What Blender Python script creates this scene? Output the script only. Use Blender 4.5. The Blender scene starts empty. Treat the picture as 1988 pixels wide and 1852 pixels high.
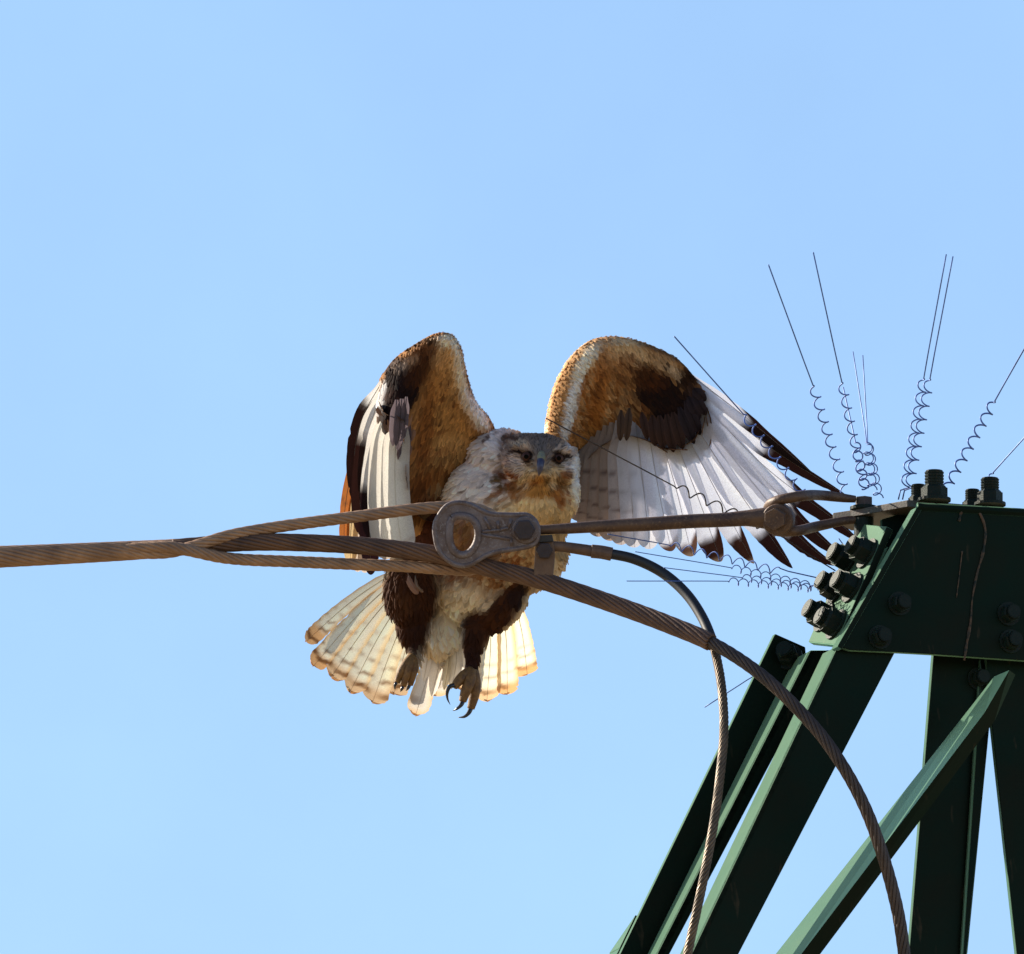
import bpy, bmesh, math, random
import numpy as np
from mathutils import Vector, Matrix, noise as mnoise
random.seed(7); rng = np.random.default_rng(7)
R = math.radians

# ------------------------------------------------------------------ camera, sky, sun, exposure
scene = bpy.context.scene
PITCH = R(12.0)
D0 = 40.0                       # metres from the lens to the bird
PX = 1/1200.0                   # metres per reference unit at the bird
CAM = Vector((0, 0, 1.6))
cd = bpy.data.cameras.new('camera'); cam = bpy.data.objects.new('camera', cd)
scene.collection.objects.link(cam); scene.camera = cam
cam.location = CAM; cam.rotation_euler = (R(90)+PITCH, 0, 0)
cd.sensor_width = 36; cd.lens = 36*D0/(1988*PX); cd.clip_start = 0.5; cd.clip_end = 20000

SUN_DIR = Vector((-0.78, 0.42, 0.46)).normalized()
SUN_EL = math.asin(SUN_DIR.z); SUN_AZ = math.atan2(SUN_DIR.x, SUN_DIR.y)
w = bpy.data.worlds.new('World'); scene.world = w; w.use_nodes = True
nt = w.node_tree; nt.nodes.clear()
wo = nt.nodes.new('ShaderNodeOutputWorld'); bg = nt.nodes.new('ShaderNodeBackground')
sky = nt.nodes.new('ShaderNodeTexSky'); sky.sky_type = 'NISHITA'; sky.sun_disc = False
sky.sun_elevation = SUN_EL; sky.sun_rotation = SUN_AZ
sky.altitude = 1100; sky.air_density = 1.0; sky.dust_density = 0.6; sky.ozone_density = 2.5
bg.inputs['Strength'].default_value = 0.092
wtc = nt.nodes.new('ShaderNodeTexCoord'); wn = nt.nodes.new('ShaderNodeTexNoise'); wn.inputs['Scale'].default_value = 55; wn.inputs['Detail'].default_value = 5   # faint thin veil of cloud over the whole sky
wr = nt.nodes.new('ShaderNodeMapRange'); wr.inputs[1].default_value = 0.3; wr.inputs[2].default_value = 0.7; wr.inputs[3].default_value = 0.965; wr.inputs[4].default_value = 1.04
wm = nt.nodes.new('ShaderNodeMix'); wm.data_type = 'RGBA'; wm.blend_type = 'MULTIPLY'; wm.inputs[0].default_value = 1.0
nt.links.new(wtc.outputs['Generated'], wn.inputs['Vector']); nt.links.new(wn.outputs['Fac'], wr.inputs[0]); nt.links.new(wr.outputs[0], wm.inputs[7]); nt.links.new(sky.outputs[0], wm.inputs[6])
nt.links.new(wm.outputs[2], bg.inputs['Color']); nt.links.new(bg.outputs[0], wo.inputs[0])

sd = bpy.data.lights.new('sun', 'SUN'); sd.energy = 5.0; sd.angle = R(0.53); sd.color = (1.0, 0.90, 0.74)
so = bpy.data.objects.new('sun', sd); scene.collection.objects.link(so)
so.location = (-40, 60, 60); so.rotation_euler = SUN_DIR.to_track_quat('Z', 'Y').to_euler()
vs = scene.view_settings
scene.display_settings.display_device = 'sRGB'
vs.view_transform = 'Standard'; vs.look = 'None'; vs.exposure = 1.02; vs.gamma = 1.0; vs.use_curve_mapping = False
scene.render.film_transparent = False
scene.cycles.max_bounces = 8; scene.cycles.transmission_bounces = 6; scene.cycles.diffuse_bounces = 4

# ------------------------------------------------------------------ frames and helpers
COL = scene.collection
FR = Matrix.Translation(CAM + Vector((0, math.cos(PITCH), math.sin(PITCH)))*D0) @ Matrix.Rotation(PITCH, 4, 'X')
# local frame: x right, y away from the lens, z up; metres, origin at the bird
def q(u, v, d=0.0):
    k = PX*(1+d/D0)
    return np.array(((u-994)*k, d, (926-v)*k))
def uvof(p):
    k = PX*(1+p[1]/D0)
    return p[0]/k+994, 926-p[2]/k
UP = np.array((0, math.sin(PITCH), math.cos(PITCH)))      # world up in the local frame
def nrm(a):
    a = np.asarray(a, float); n = np.linalg.norm(a)
    return a/n if n > 1e-12 else a
def sstep(a, b, x):
    t = min(1, max(0, (x-a)/(b-a))); return t*t*(3-2*t)

class MB:
    def __init__(s): s.v = []; s.f = []; s.c = []; s.uv = []; s.n = 0
    def add(s, V, F, C=None, UV=None):
        o = s.n; V = [tuple(p) for p in V]
        s.v += V; s.n += len(V)
        s.f += [tuple(i+o for i in f) for f in F]
        if C is not None: s.c += [tuple(c) for c in C]
        if UV is not None: s.uv += [tuple(c) for c in UV]
    def mesh(s, name, org=(0, 0, 0), smooth=True):
        me = bpy.data.meshes.new(name)
        o = np.asarray(org, float)
        V = np.array(s.v, float)-o
        me.from_pydata(V.tolist(), [], s.f)
        if len(s.c) == s.n and s.n:
            a = me.attributes.new('col', 'FLOAT_COLOR', 'POINT')
            c = np.ones((s.n, 4), np.float32); c[:, :3] = np.array(s.c)[:, :3]
            a.data.foreach_set('color', c.ravel())
        if len(s.uv) == s.n and s.n:
            a = me.attributes.new('fuv', 'FLOAT_VECTOR', 'POINT')
            a.data.foreach_set('vector', np.array(s.uv, np.float32).ravel())
        if smooth: me.polygons.foreach_set('use_smooth', np.ones(len(me.polygons), bool))
        me.update()
        return me

ORG = {}
def link(name, me, mat, parent=None, org=(0, 0, 0), **props):
    """me holds coordinates relative to org (local frame)"""
    o = bpy.data.objects.new(name, me); COL.objects.link(o)
    if me is not None and mat is not None and not me.materials: me.materials.append(mat)
    org = np.asarray(org, float)
    if parent is None: o.matrix_world = FR @ Matrix.Translation(Vector(org))
    else:
        o.parent = parent; o.location = Vector(org-ORG[parent.name])
    ORG[o.name] = org
    for k, x in props.items(): o[k] = x
    return o
def thing(name, org, label, category, group=None, me=None, mat=None):
    o = link(name, me, mat, None, org)
    o['label'] = label; o['category'] = category
    if group: o['group'] = group
    return o
def cen(mb):
    return np.array(mb.v, float).mean(0)
def part(name, mb, mat, parent, smooth=True, bevel=0, org=None, auto=None, **props):
    c = cen(mb) if org is None else np.asarray(org, float)
    o = link(name, mb.mesh(name, c, smooth), mat, parent, c, **props)
    if bevel:
        m = o.modifiers.new('bevel', 'BEVEL'); m.width = bevel; m.segments = 2; m.limit_method = 'ANGLE'; m.angle_limit = R(35)
    return o

def catmull(P, n):
    P = np.asarray(P, float)
    if len(P) == 2: return P[0]+(P[1]-P[0])*np.linspace(0, 1, n)[:, None]
    seg = np.linalg.norm(np.diff(P, axis=0), axis=1)**0.5; seg[seg < 1e-9] = 1e-9
    t = np.concatenate([[0], np.cumsum(seg)])
    E = np.vstack([2*P[0]-P[1], P, 2*P[-1]-P[-2]])
    tt = np.concatenate([[t[0]-seg[0]], t, [t[-1]+seg[-1]]])
    out = []
    for x in np.linspace(t[0], t[-1], n):
        i = min(max(np.searchsorted(t, x, side='right')-1, 0), len(P)-2)
        p0, p1, p2, p3 = E[i:i+4]; t0, t1, t2, t3 = tt[i:i+4]
        A1 = (t1-x)/(t1-t0)*p0+(x-t0)/(t1-t0)*p1; A2 = (t2-x)/(t2-t1)*p1+(x-t1)/(t2-t1)*p2; A3 = (t3-x)/(t3-t2)*p2+(x-t2)/(t3-t2)*p3
        B1 = (t2-x)/(t2-t0)*A1+(x-t0)/(t2-t0)*A2; B2 = (t3-x)/(t3-t1)*A2+(x-t1)/(t3-t1)*A3
        out.append((t2-x)/(t2-t1)*B1+(x-t1)/(t2-t1)*B2)
    return np.array(out)
def frames(C, hint=(0, -1, 0)):
    T = np.gradient(C, axis=0); T /= np.linalg.norm(T, axis=1)[:, None]+1e-12
    N = []; h = np.asarray(hint, float)
    for t in T:
        h = h-t*h.dot(t)
        if np.linalg.norm(h) < 1e-6: h = np.cross(t, (0.3, 0.5, 0.8))
        h = nrm(h); N.append(h)
    N = np.array(N); return T, N, np.cross(T, N)
def tube(mb, C, r, sides=8, caps=True, col=None):
    C = np.asarray(C, float); n = len(C); T, N, B = frames(C)
    r = np.full(n, r) if np.isscalar(r) else np.asarray(r)
    V = []; F = []
    a = np.arange(sides)*2*math.pi/sides
    for i in range(n):
        for x in a: V.append(C[i]+(N[i]*math.cos(x)+B[i]*math.sin(x))*r[i])
    for i in range(n-1):
        for j in range(sides):
            k = (j+1) % sides
            F.append((i*sides+j, i*sides+k, (i+1)*sides+k, (i+1)*sides+j))
    if caps:
        F.append(tuple(range(sides-1, -1, -1))); F.append(tuple((n-1)*sides+j for j in range(sides)))
    mb.add(V, F, None if col is None else [col]*len(V))
def stranded(mb, C, Rr, ns, pitch, rs, sides=6, phase=0, core=True):
    """helically laid wires round a path; Rr may be an array (radius along the path)"""
    C = np.asarray(C, float); T, N, B = frames(C)
    s = np.concatenate([[0], np.cumsum(np.linalg.norm(np.diff(C, axis=0), axis=1))])
    Ra = np.full(len(C), Rr) if np.isscalar(Rr) else np.asarray(Rr)
    for k in range(ns):
        th = phase+2*math.pi*k/ns+2*math.pi*s/pitch
        P = C+(N*np.cos(th)[:, None]+B*np.sin(th)[:, None])*(Ra-rs)[:, None]
        tube(mb, P, rs, sides)
    if core: tube(mb, C, Ra-rs*1.35, 10)
def prism(mb, P, D):
    """polygon P (points) extruded by vector D"""
    P = [np.asarray(p, float) for p in P]; n = len(P); D = np.asarray(D, float)
    V = P+[p+D for p in P]
    F = [tuple(range(n)), tuple(range(2*n-1, n-1, -1))]+[((i+1) % n, i, n+i, n+(i+1) % n) for i in range(n)]
    mb.add(V, F)
def fixn(o):
    bm = bmesh.new(); bm.from_mesh(o.data); bmesh.ops.recalc_face_normals(bm, faces=bm.faces); bm.to_mesh(o.data); bm.free()
def hexprism(mb, c, axis, r, h, n=6, rot=0.0, r2=None):
    axis = nrm(axis); a = nrm(np.cross(axis, (0.13, 0.31, 0.94))); b = np.cross(axis, a); r2 = r if r2 is None else r2
    V = []
    for hh, rr in ((0, r), (h, r2)):
        for k in range(n):
            x = rot+2*math.pi*k/n; V.append(np.asarray(c)+axis*hh+(a*math.cos(x)+b*math.sin(x))*rr)
    F = [tuple(range(n-1, -1, -1)), tuple(range(n, 2*n))]+[(k, (k+1) % n, n+(k+1) % n, n+k) for k in range(n)]
    mb.add(V, F)

# ------------------------------------------------------------------ materials
def newmat(name):
    m = bpy.data.materials.new(name); m.use_nodes = True; t = m.node_tree; t.nodes.clear()
    return m, t, t.nodes.new, t.links.new
def surf(name, base, alt, rough, metal=0.0, scale=40, lo=0.35, hi=0.7, bump=0.15, spec=0.5, coat=0.0, streak=None, detail_alt=None, sheen=0.0, sheent=(1, 1, 1), edge=None):
    """two-tone weathered surface; streak = (colour, scale vector, threshold)"""
    m, t, N, L = newmat(name)
    out = N('ShaderNodeOutputMaterial'); p = N('ShaderNodeBsdfPrincipled'); L(p.outputs[0], out.inputs[0])
    tc = N('ShaderNodeTexCoord')
    n1 = N('ShaderNodeTexNoise'); n1.inputs['Scale'].default_value = scale; n1.inputs['Detail'].default_value = 7; n1.inputs['Roughness'].default_value = 0.65
    L(tc.outputs['Object'], n1.inputs['Vector'])
    r = N('ShaderNodeValToRGB'); r.color_ramp.elements[0].position = lo; r.color_ramp.elements[1].position = hi
    r.color_ramp.elements[0].color = (*base, 1); r.color_ramp.elements[1].color = (*alt, 1); L(n1.outputs['Fac'], r.inputs[0])
    col = r.outputs[0]
    n2 = N('ShaderNodeTexNoise'); n2.inputs['Scale'].default_value = scale*9; n2.inputs['Detail'].default_value = 4; L(tc.outputs['Object'], n2.inputs['Vector'])
    if detail_alt:
        mx = N('ShaderNodeMix'); mx.data_type = 'RGBA'
        r2 = N('ShaderNodeValToRGB'); r2.color_ramp.elements[0].position = 0.56; r2.color_ramp.elements[1].position = 0.68; L(n2.outputs['Fac'], r2.inputs[0])
        L(r2.outputs[0], mx.inputs[0]); L(col, mx.inputs[6]); mx.inputs[7].default_value = (*detail_alt, 1); col = mx.outputs[2]
    if streak:
        mp = N('ShaderNodeMapping'); mp.inputs['Scale'].default_value = streak[1]; L(tc.outputs['Object'], mp.inputs[0])
        n3 = N('ShaderNodeTexNoise'); n3.inputs['Scale'].default_value = 1; n3.inputs['Detail'].default_value = 3; L(mp.outputs[0], n3.inputs['Vector'])
        r3 = N('ShaderNodeValToRGB'); r3.color_ramp.elements[0].position = streak[2]; r3.color_ramp.elements[1].position = streak[2]+0.07; L(n3.outputs['Fac'], r3.inputs[0])
        ml = N('ShaderNodeMath'); ml.operation = 'MULTIPLY'; L(r3.outputs[0], ml.inputs[0]); L(n2.outputs['Fac'], ml.inputs[1])
        mx = N('ShaderNodeMix'); mx.data_type = 'RGBA'; L(ml.outputs[0], mx.inputs[0]); L(col, mx.inputs[6]); mx.inputs[7].default_value = (*streak[0], 1); col = mx.outputs[2]
    L(col, p.inputs['Base Color'])
    rr = N('ShaderNodeMapRange'); rr.inputs[3].default_value = max(0.05, rough-0.12); rr.inputs[4].default_value = min(1, rough+0.15); L(n1.outputs['Fac'], rr.inputs[0]); L(rr.outputs[0], p.inputs['Roughness'])
    p.inputs['Metallic'].default_value = metal; p.inputs['Specular IOR Level'].default_value = spec
    if edge: p.inputs['Specular Tint'].default_value = (*edge, 1)
    if sheen: p.inputs['Sheen Weight'].default_value = sheen; p.inputs['Sheen Roughness'].default_value = 0.38; p.inputs['Sheen Tint'].default_value = (*sheent, 1)
    if coat: p.inputs['Coat Weight'].default_value = coat; p.inputs['Coat Roughness'].default_value = 0.15
    if bump:
        b = N('ShaderNodeBump'); b.inputs['Strength'].default_value = bump; b.inputs['Distance'].default_value = 0.002
        L(n2.outputs['Fac'], b.inputs['Height']); L(b.outputs[0], p.inputs['Normal'])
    return m
def feather_mat(name, transl=0.35, rough=0.75, barb=260, tint=1.25):
    m, t, N, L = newmat(name)
    out = N('ShaderNodeOutputMaterial'); p = N('ShaderNodeBsdfPrincipled'); tr = N('ShaderNodeBsdfTranslucent'); mix = N('ShaderNodeMixShader')
    a = N('ShaderNodeAttribute'); a.attribute_name = 'col'; u = N('ShaderNodeAttribute'); u.attribute_name = 'fuv'
    mp = N('ShaderNodeMapping'); mp.inputs['Scale'].default_value = (18, barb, 1.0); L(u.outputs['Vector'], mp.inputs[0])
    n = N('ShaderNodeTexNoise'); n.inputs['Scale'].default_value = 1; n.inputs['Detail'].default_value = 3; L(mp.outputs[0], n.inputs['Vector'])
    mr = N('ShaderNodeMapRange'); mr.inputs[1].default_value = 0.3; mr.inputs[2].default_value = 0.7; mr.inputs[3].default_value = 0.72; mr.inputs[4].default_value = 1.14; L(n.outputs['Fac'], mr.inputs[0])
    mx = N('ShaderNodeMix'); mx.data_type = 'RGBA'; mx.blend_type = 'MULTIPLY'; mx.inputs[0].default_value = 1; L(a.outputs['Color'], mx.inputs[6]); L(mr.outputs[0], mx.inputs[7])
    L(mx.outputs[2], p.inputs['Base Color']); p.inputs['Roughness'].default_value = rough; p.inputs['Specular IOR Level'].default_value = 0.18
    g = N('ShaderNodeGamma'); g.inputs[1].default_value = tint; L(mx.outputs[2], g.inputs[0]); L(g.outputs[0], tr.inputs['Color'])
    b = N('ShaderNodeBump'); b.inputs['Strength'].default_value = 0.25; b.inputs['Distance'].default_value = 0.0008; L(n.outputs['Fac'], b.inputs['Height']); L(b.outputs[0], p.inputs['Normal'])
    mix.inputs[0].default_value = transl
    L(p.outputs[0], mix.inputs[1]); L(tr.outputs[0], mix.inputs[2]); L(mix.outputs[0], out.inputs[0])
    return m
M = {}
M['flight'] = feather_mat('flight feather vane', 0.55, 0.6, 420, 1.15)
M['plume'] = feather_mat('contour plumage', 0.22, 0.85, 240, 1.2)
M['skin'] = feather_mat('down under plumage', 0.0, 0.9, 200)
M['green'] = surf('dark green tower paint', (0.0025, 0.006, 0.004), (0.0085, 0.0055, 0.0036), 0.42, 0.30, 9, 0.35, 0.7, 0.06, 0.10, 0.0, streak=((0.05, 0.03, 0.018), (60, 60, 3.0), 0.66), sheen=1.0, sheent=(0.50, 1.0, 0.67), edge=(0.55, 1.0, 0.70))
M['greenbolt'] = surf('green painted bolts', (0.005, 0.012, 0.009), (0.010, 0.017, 0.012), 0.42, 0, 60, 0.4, 0.7, 0.2, detail_alt=(0.03, 0.016, 0.01), spec=0.12, sheen=0.06, sheent=(0.5, 1.0, 0.7))
M['capplate'] = surf('worn green plate with rust film', (0.03, 0.034, 0.024), (0.07, 0.036, 0.024), 0.5, 0, 30, 0.4, 0.65, 0.2)
M['cable'] = surf('weathered steel strand', (0.40, 0.235, 0.135), (0.20, 0.115, 0.07), 0.55, 0.25, 22, 0.35, 0.7, 0.2)
M['cabledark'] = surf('shaded steel strand', (0.155, 0.080, 0.046), (0.07, 0.038, 0.027), 0.55, 0.25, 22, 0.35, 0.7, 0.2)  # same brown steel as the grip, with shade put into the colour
M['wire'] = surf('dark steel wire', (0.075, 0.048, 0.036), (0.035, 0.024, 0.02), 0.5, 0.2, 22, 0.35, 0.7, 0.2)  # steel in a near-black brown, darker than the other strands
M['copper'] = surf('bare bronze strand', (0.17, 0.11, 0.062), (0.05, 0.036, 0.022), 0.42, 0.4, 25, 0.35, 0.7, 0.1)
M['sheath'] = surf('black cable sheath', (0.010, 0.010, 0.013), (0.018, 0.016, 0.018), 0.5, 0, 30, 0.4, 0.7, 0.05)
M['galv'] = surf('galvanised cast iron', (0.17, 0.135, 0.135), (0.085, 0.052, 0.042), 0.55, 0.15, 28, 0.38, 0.66, 0.5, detail_alt=(0.2, 0.17, 0.17))
M['rust'] = surf('brown oxidised steel', (0.115, 0.060, 0.031), (0.058, 0.029, 0.02), 0.55, 0.15, 30, 0.38, 0.66, 0.35, detail_alt=(0.15, 0.085, 0.045))
M['rustdark'] = surf('dark oxidised steel', (0.035, 0.022, 0.026), (0.022, 0.014, 0.017), 0.5, 0.15, 40, 0.38, 0.66, 0.35)
M['lug'] = surf('dull tinned lug', (0.15, 0.085, 0.05), (0.09, 0.05, 0.032), 0.6, 0.1, 40, 0.38, 0.66, 0.2)
M['spike'] = surf('sky-tinted steel wire', (0.09, 0.17, 0.48), (0.06, 0.11, 0.32), 0.5, 0.2, 20, 0.4, 0.6, 0)  # the blue is sky reflection painted into the steel colour
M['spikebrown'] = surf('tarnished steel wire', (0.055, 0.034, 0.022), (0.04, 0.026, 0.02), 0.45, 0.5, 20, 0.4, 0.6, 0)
M['claw'] = surf('black horn', (0.012, 0.012, 0.016), (0.02, 0.02, 0.028), 0.22, 0, 60, 0.4, 0.6, 0)
M['beak'] = surf('blue grey horn', (0.028, 0.03, 0.065), (0.045, 0.045, 0.085), 0.35, 0, 60, 0.4, 0.6, 0.05)
M['cere'] = surf('dull yellow cere', (0.22, 0.20, 0.10), (0.15, 0.15, 0.11), 0.5, 0, 90, 0.4, 0.6, 0.1)
M['eye'] = surf('dark brown iris', (0.040, 0.013, 0.008), (0.055, 0.02, 0.011), 0.35, 0, 60, 0.4, 0.6, 0, spec=0.25)
M['pupil'] = surf('pupil', (0.002, 0.002, 0.002), (0.002, 0.002, 0.002), 0.25, 0, 60, 0.4, 0.6, 0, spec=0.05)
M['toe'] = surf('brown toes', (0.26, 0.125, 0.026), (0.10, 0.043, 0.012), 0.6, 0, 90, 0.35, 0.65, 0.6)
M['ground'] = surf('dry steppe grass', (0.30, 0.225, 0.125), (0.22, 0.17, 0.09), 0.95, 0, 0.02, 0.35, 0.65, 0)

# ------------------------------------------------------------------ ground
gm = bpy.data.meshes.new('ground'); nG = 48
gm.from_pydata([(0, 0, 0)]+[(9000*math.cos(2*math.pi*k/nG), 9000*math.sin(2*math.pi*k/nG), 0) for k in range(nG)], [], [(0, 1+k, 1+(k+1) % nG) for k in range(nG)])
gm.materials.append(M['ground']); go = bpy.data.objects.new('ground', gm); COL.objects.link(go); go['kind'] = 'structure'
go['label'] = 'dry steppe grassland far below the tower'

# ------------------------------------------------------------------ tower top
YAW = R(20)
Xl = np.array((math.cos(YAW), math.sin(YAW)*math.cos(PITCH), -math.sin(YAW)*math.sin(PITCH)))
Yl = np.array((-math.sin(YAW), math.cos(YAW)*math.cos(PITCH), -math.cos(YAW)*math.sin(PITCH)))
Zl = UP
PO = q(1782, 984, -0.18)
def onpl(u, v, y=0.0):
    """point of the tower-parallel plane at offset y that lies in direction u,v"""
    q0 = q(u, v, 0); a = np.array((q0[0]/D0, 1, q0[2]/D0))
    d = (y-Yl.dot(q0-PO))/Yl.dot(a)
    return q0+a*d
def onhor(u, v, h):
    q0 = q(u, v, 0); a = np.array((q0[0]/D0, 1, q0[2]/D0))
    d = (h-UP.dot(q0-PO))/UP.dot(a)
    return q0+a*d
TB = onpl(1880, 1400, 0.05)
tower = thing('lattice_tower', TB, 'dark green steel peak of a power pylon with bolted plates and angle legs', 'pylon')
def plate(name, px, y, t, mat='green', bevel=0.0015, **kw):
    mb = MB(); prism(mb, [onpl(u, v, y) for u, v in px], Yl*t)
    o = part(name, mb, M[mat], tower, False, bevel, **kw); fixn(o); return o
def flange(name, A, B, y0, w0, w1, t, mat='green', side=1, **kw):
    """flange running along pixel line A-B at offset y0, going back w0 at A and w1 at B, thickness t to the right"""
    a = onpl(*A, y0); b = onpl(*B, y0); dr = nrm(b-a); inn = nrm(np.cross(dr, Yl))*side
    if inn[0] < 0: inn = -inn
    mb = MB(); prism(mb, [a, b, b+Yl*w1, a+Yl*w0], inn*t)
    o = part(name, mb, M[mat], tower, False, 0.0012, **kw); fixn(o); return o
# front gusset with its bent lip
plate('gusset_plate', [(1782, 984), (2250, 1010), (2250, 1300), (1812, 1270), (1738, 1266), (1650, 1262), (1628, 1254)], 0.0, 0.012)
flange('gusset_lip', (1781, 983), (1626, 1254), -0.003, 0.030, 0.030, 0.009)
mb = MB(); tube(mb, [onpl(1781, 984, 0.002), onpl(2260, 1011, 0.002)], 0.0075, 10); o = part('gusset_rim', mb, M['green'], tower)
# main leg: angle section
plate('leg_angle', [(1770, 1000), (1880, 1010), (1738, 1266), (1434, 1852), (1095, 2500), (1010, 2500), (1343, 1852), (1628, 1252)], 0.016, 0.012)
flange('leg_flange', (1628, 1252), (1343, 1852), 0.016, 0.072, 0.072, 0.009)
flange('leg_flange', (1343, 1854), (1010, 2500), 0.016, 0.072, 0.072, 0.009)
flange('filler_strip', (1726, 1060), (1340, 1835), 0.05, 0.035, 0.035, 0.006)
# splice plate on the leg with six bolts
SA, SB = (1722, 1022), (1624, 1252)
sa = onpl(*SA, 0.022); sb = onpl(*SB, 0.022); sdir = nrm(sb-sa); SW = np.array((-0.044, 0.125, 0.004)); sinn = nrm(np.cross(sdir, SW)); sinn = sinn if sinn[0] < 0 else -sinn
mb = MB(); prism(mb, [sa, sb, sb+SW, sa+SW], -sinn*0.012); o = part('splice_plate', mb, M['green'], tower, False, 0.0012); fixn(o)
slen = np.linalg.norm(sb-sa)
nut_mb = MB(); hexprism(nut_mb, (0, 0, 0), (0, 0, 1), 0.0165, 0.0165, 6); hexprism(nut_mb, (0, 0, 0.0165), (0, 0, 1), 0.0155, 0.003, 6, 0, 0.013)
stub_mb = MB()
for k in range(5): hexprism(stub_mb, (0, 0, k*0.0026), (0, 0, 1), 0.0118, 0.0013, 14, 0, 0.0121); hexprism(stub_mb, (0, 0, 0.0013+k*0.0026), (0, 0, 1), 0.0106, 0.0013, 14)
wash_mb = MB(); hexprism(wash_mb, (0, 0, -0.0005), (0, 0, 1), 0.0205, 0.0035, 20)
nut_me = nut_mb.mesh('nut', smooth=False); stub_me = stub_mb.mesh('bolt_end', smooth=False); wash_me = wash_mb.mesh('washer', smooth=False)
for me in (nut_me, stub_me, wash_me): me.materials.append(M['greenbolt'])
def bolt(p, axis, scale=1.0, spin=None, stub=1.0):
    a = nrm(axis); rot = Vector((0, 0, 1)).rotation_difference(Vector(a))
    spin = random.uniform(0, 1.0) if spin is None else spin
    o = link('bolt', wash_me, None, tower, p)
    o.rotation_mode = 'QUATERNION'; o.rotation_quaternion = rot @ Vector((0, 0, 1)).rotation_difference(Vector((0, 0, 1)))
    o.scale = (scale,)*3
    for nm, me in (('nut', nut_me), ('bolt_end', stub_me)):
        c = bpy.data.objects.new(nm, me); COL.objects.link(c); c.parent = o; c.rotation_euler = (0, 0, spin)
        if nm == 'bolt_end': c.scale = (1, 1, stub); c.location = (0, 0, 0.0188)
    return o
for t, f_ in ((0.24, 0.24), (0.53, 0.24), (0.84, 0.26), (0.31, 0.76), (0.55, 0.76), (0.79, 0.78)):
    bolt(sa+sdir*slen*t+SW*f_+sinn*0.0005, sinn, 1.32, stub=0.7)
# bolts on the gusset front
for u, v in ((1746, 1172), (1708, 1237), (1958, 1192), (1962, 1245)):
    bolt(onpl(u, v, -0.001), -Yl, 0.95, stub=0.7)
# rear leg: wide angle, its rib and the narrow inner angle
plate('rear_leg_angle', [(1505, 1230), (1564, 1256), (1566, 1290), (1272, 1852), (935, 2500), (870, 2500), (1204, 1852), (1500, 1240)], 0.20, 0.012)
flange('rear_leg_flange', (1574, 1262), (1276, 1852), 0.125, 0.078, 0.06, 0.011)
flange('rear_leg_flange', (1275, 1854), (940, 2500), 0.125, 0.06, 0.06, 0.011)
plate('rear_leg_cleat', [(1574, 1262), (1612, 1262), (1300, 1852), (965, 2500), (943, 2500), (1276, 1852)], 0.125, 0.010)
flange('rear_leg_lip', (1234, 1776), (1203, 1840), 0.213, 0.002, 0.05, 0.004)
flange('rear_leg_lip', (1203, 1841), (872, 2498), 0.213, 0.05, 0.05, 0.004)
bolt(onpl(1532, 1276, 0.199), -Yl*0.75+sinn*0.66, 1.1)
# column and right-hand members
plate('column_angle', [(1815, 1255), (1940, 1255), (1927, 1406), (1921, 1412), (1877, 1852), (1813, 2500), (1715, 2500), (1765, 1852), (1812, 1272)], 0.055, 0.012)
mb = MB(); A, B, Cc, Dd = onpl(1903, 1280, 0.045), onpl(1866, 1852, 0.045), onpl(1878, 1852, 0.075), onpl(1921, 1408, 0.075)
prism(mb, [A, B, Cc, Dd], Yl*0.006); o = part('column_flange', mb, M['green'], tower, False); fixn(o)
plate('right_leg_angle', [(1915, 1270), (2260, 1270), (2260, 2500), (2046, 2500), (1974, 1852), (1926, 1412)], 0.035, 0.012)
# diagonal brace: its upper face leans back, its front face drops
def strip3(name, rows, mat='green', th=0.008):
    mb = MB()
    for r in rows: pass
    n = len(rows); V = [p for r in rows for p in r]; F = []
    for i in range(n-1):
        for j in range(2): F.append((i*3+j, i*3+j+1, (i+1)*3+j+1, (i+1)*3+j))
    mb.add(V, F); o = part(name, mb, M[mat], tower, False)
    s = o.modifiers.new('solid', 'SOLIDIFY'); s.thickness = th; s.offset = 0
    fixn(o); return o
rows = []
for (a, b, c) in (((1934, 1316), (1960, 1302), (1968, 1308)), ((1890, 1373), (1912, 1385), (1928, 1398)), ((1512, 1852), (1544, 1870), (1562, 1888)), ((1002, 2500), (1034, 2520), (1054, 2538))):
    rows.append((q(*a, -0.25), q(*b, -0.385), q(*c, -0.37)))
strip3('diagonal_brace', rows)
bolt(onpl(1899, 1318, 0.054), -Yl, 0.9, stub=0.9)
# cap plate: a flat tongue on top, seen from below
H0 = UP.dot(onpl(1761, 974, 0.0)-PO)
capb = [onhor(1761, 982, H0), onhor(1651, 1003, H0), onhor(1631, 998, H0)]
e = onhor(1761, 982, H0)
xr = nrm(Xl-UP*Xl.dot(UP)); back = nrm(Yl-UP*Yl.dot(UP))
# tongue outline on a level plane
c0 = q(1676, 0, 0)
pts = [onpl(2250, 1003, -0.02)]
def lev(u, v, h): return onhor(u, v, h)
tl = lev(1651, 1004, H0-0.0); tr = lev(1762, 984, H0-0.0)
end = tl+nrm(np.array((-0.8, 0.6, 0))-UP*UP.dot(np.array((-0.8, 0.6, 0))))*0.035
far = end+nrm(np.array((0.35, 1, 0))-UP*UP.dot(np.array((0.35, 1, 0))))*0.09
mb = MB(); prism(mb, [tr, tl, end, far, tr+back*0.2, tr+xr*0.45+back*0.16, tr+xr*0.45], UP*0.0115)
o = part('cap_plate', mb, M['capplate'], tower, False, 0.001); fixn(o)
captop = H0+0.0115
def captopat(u, v): return onhor(u, v, captop+0.0005)
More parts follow.
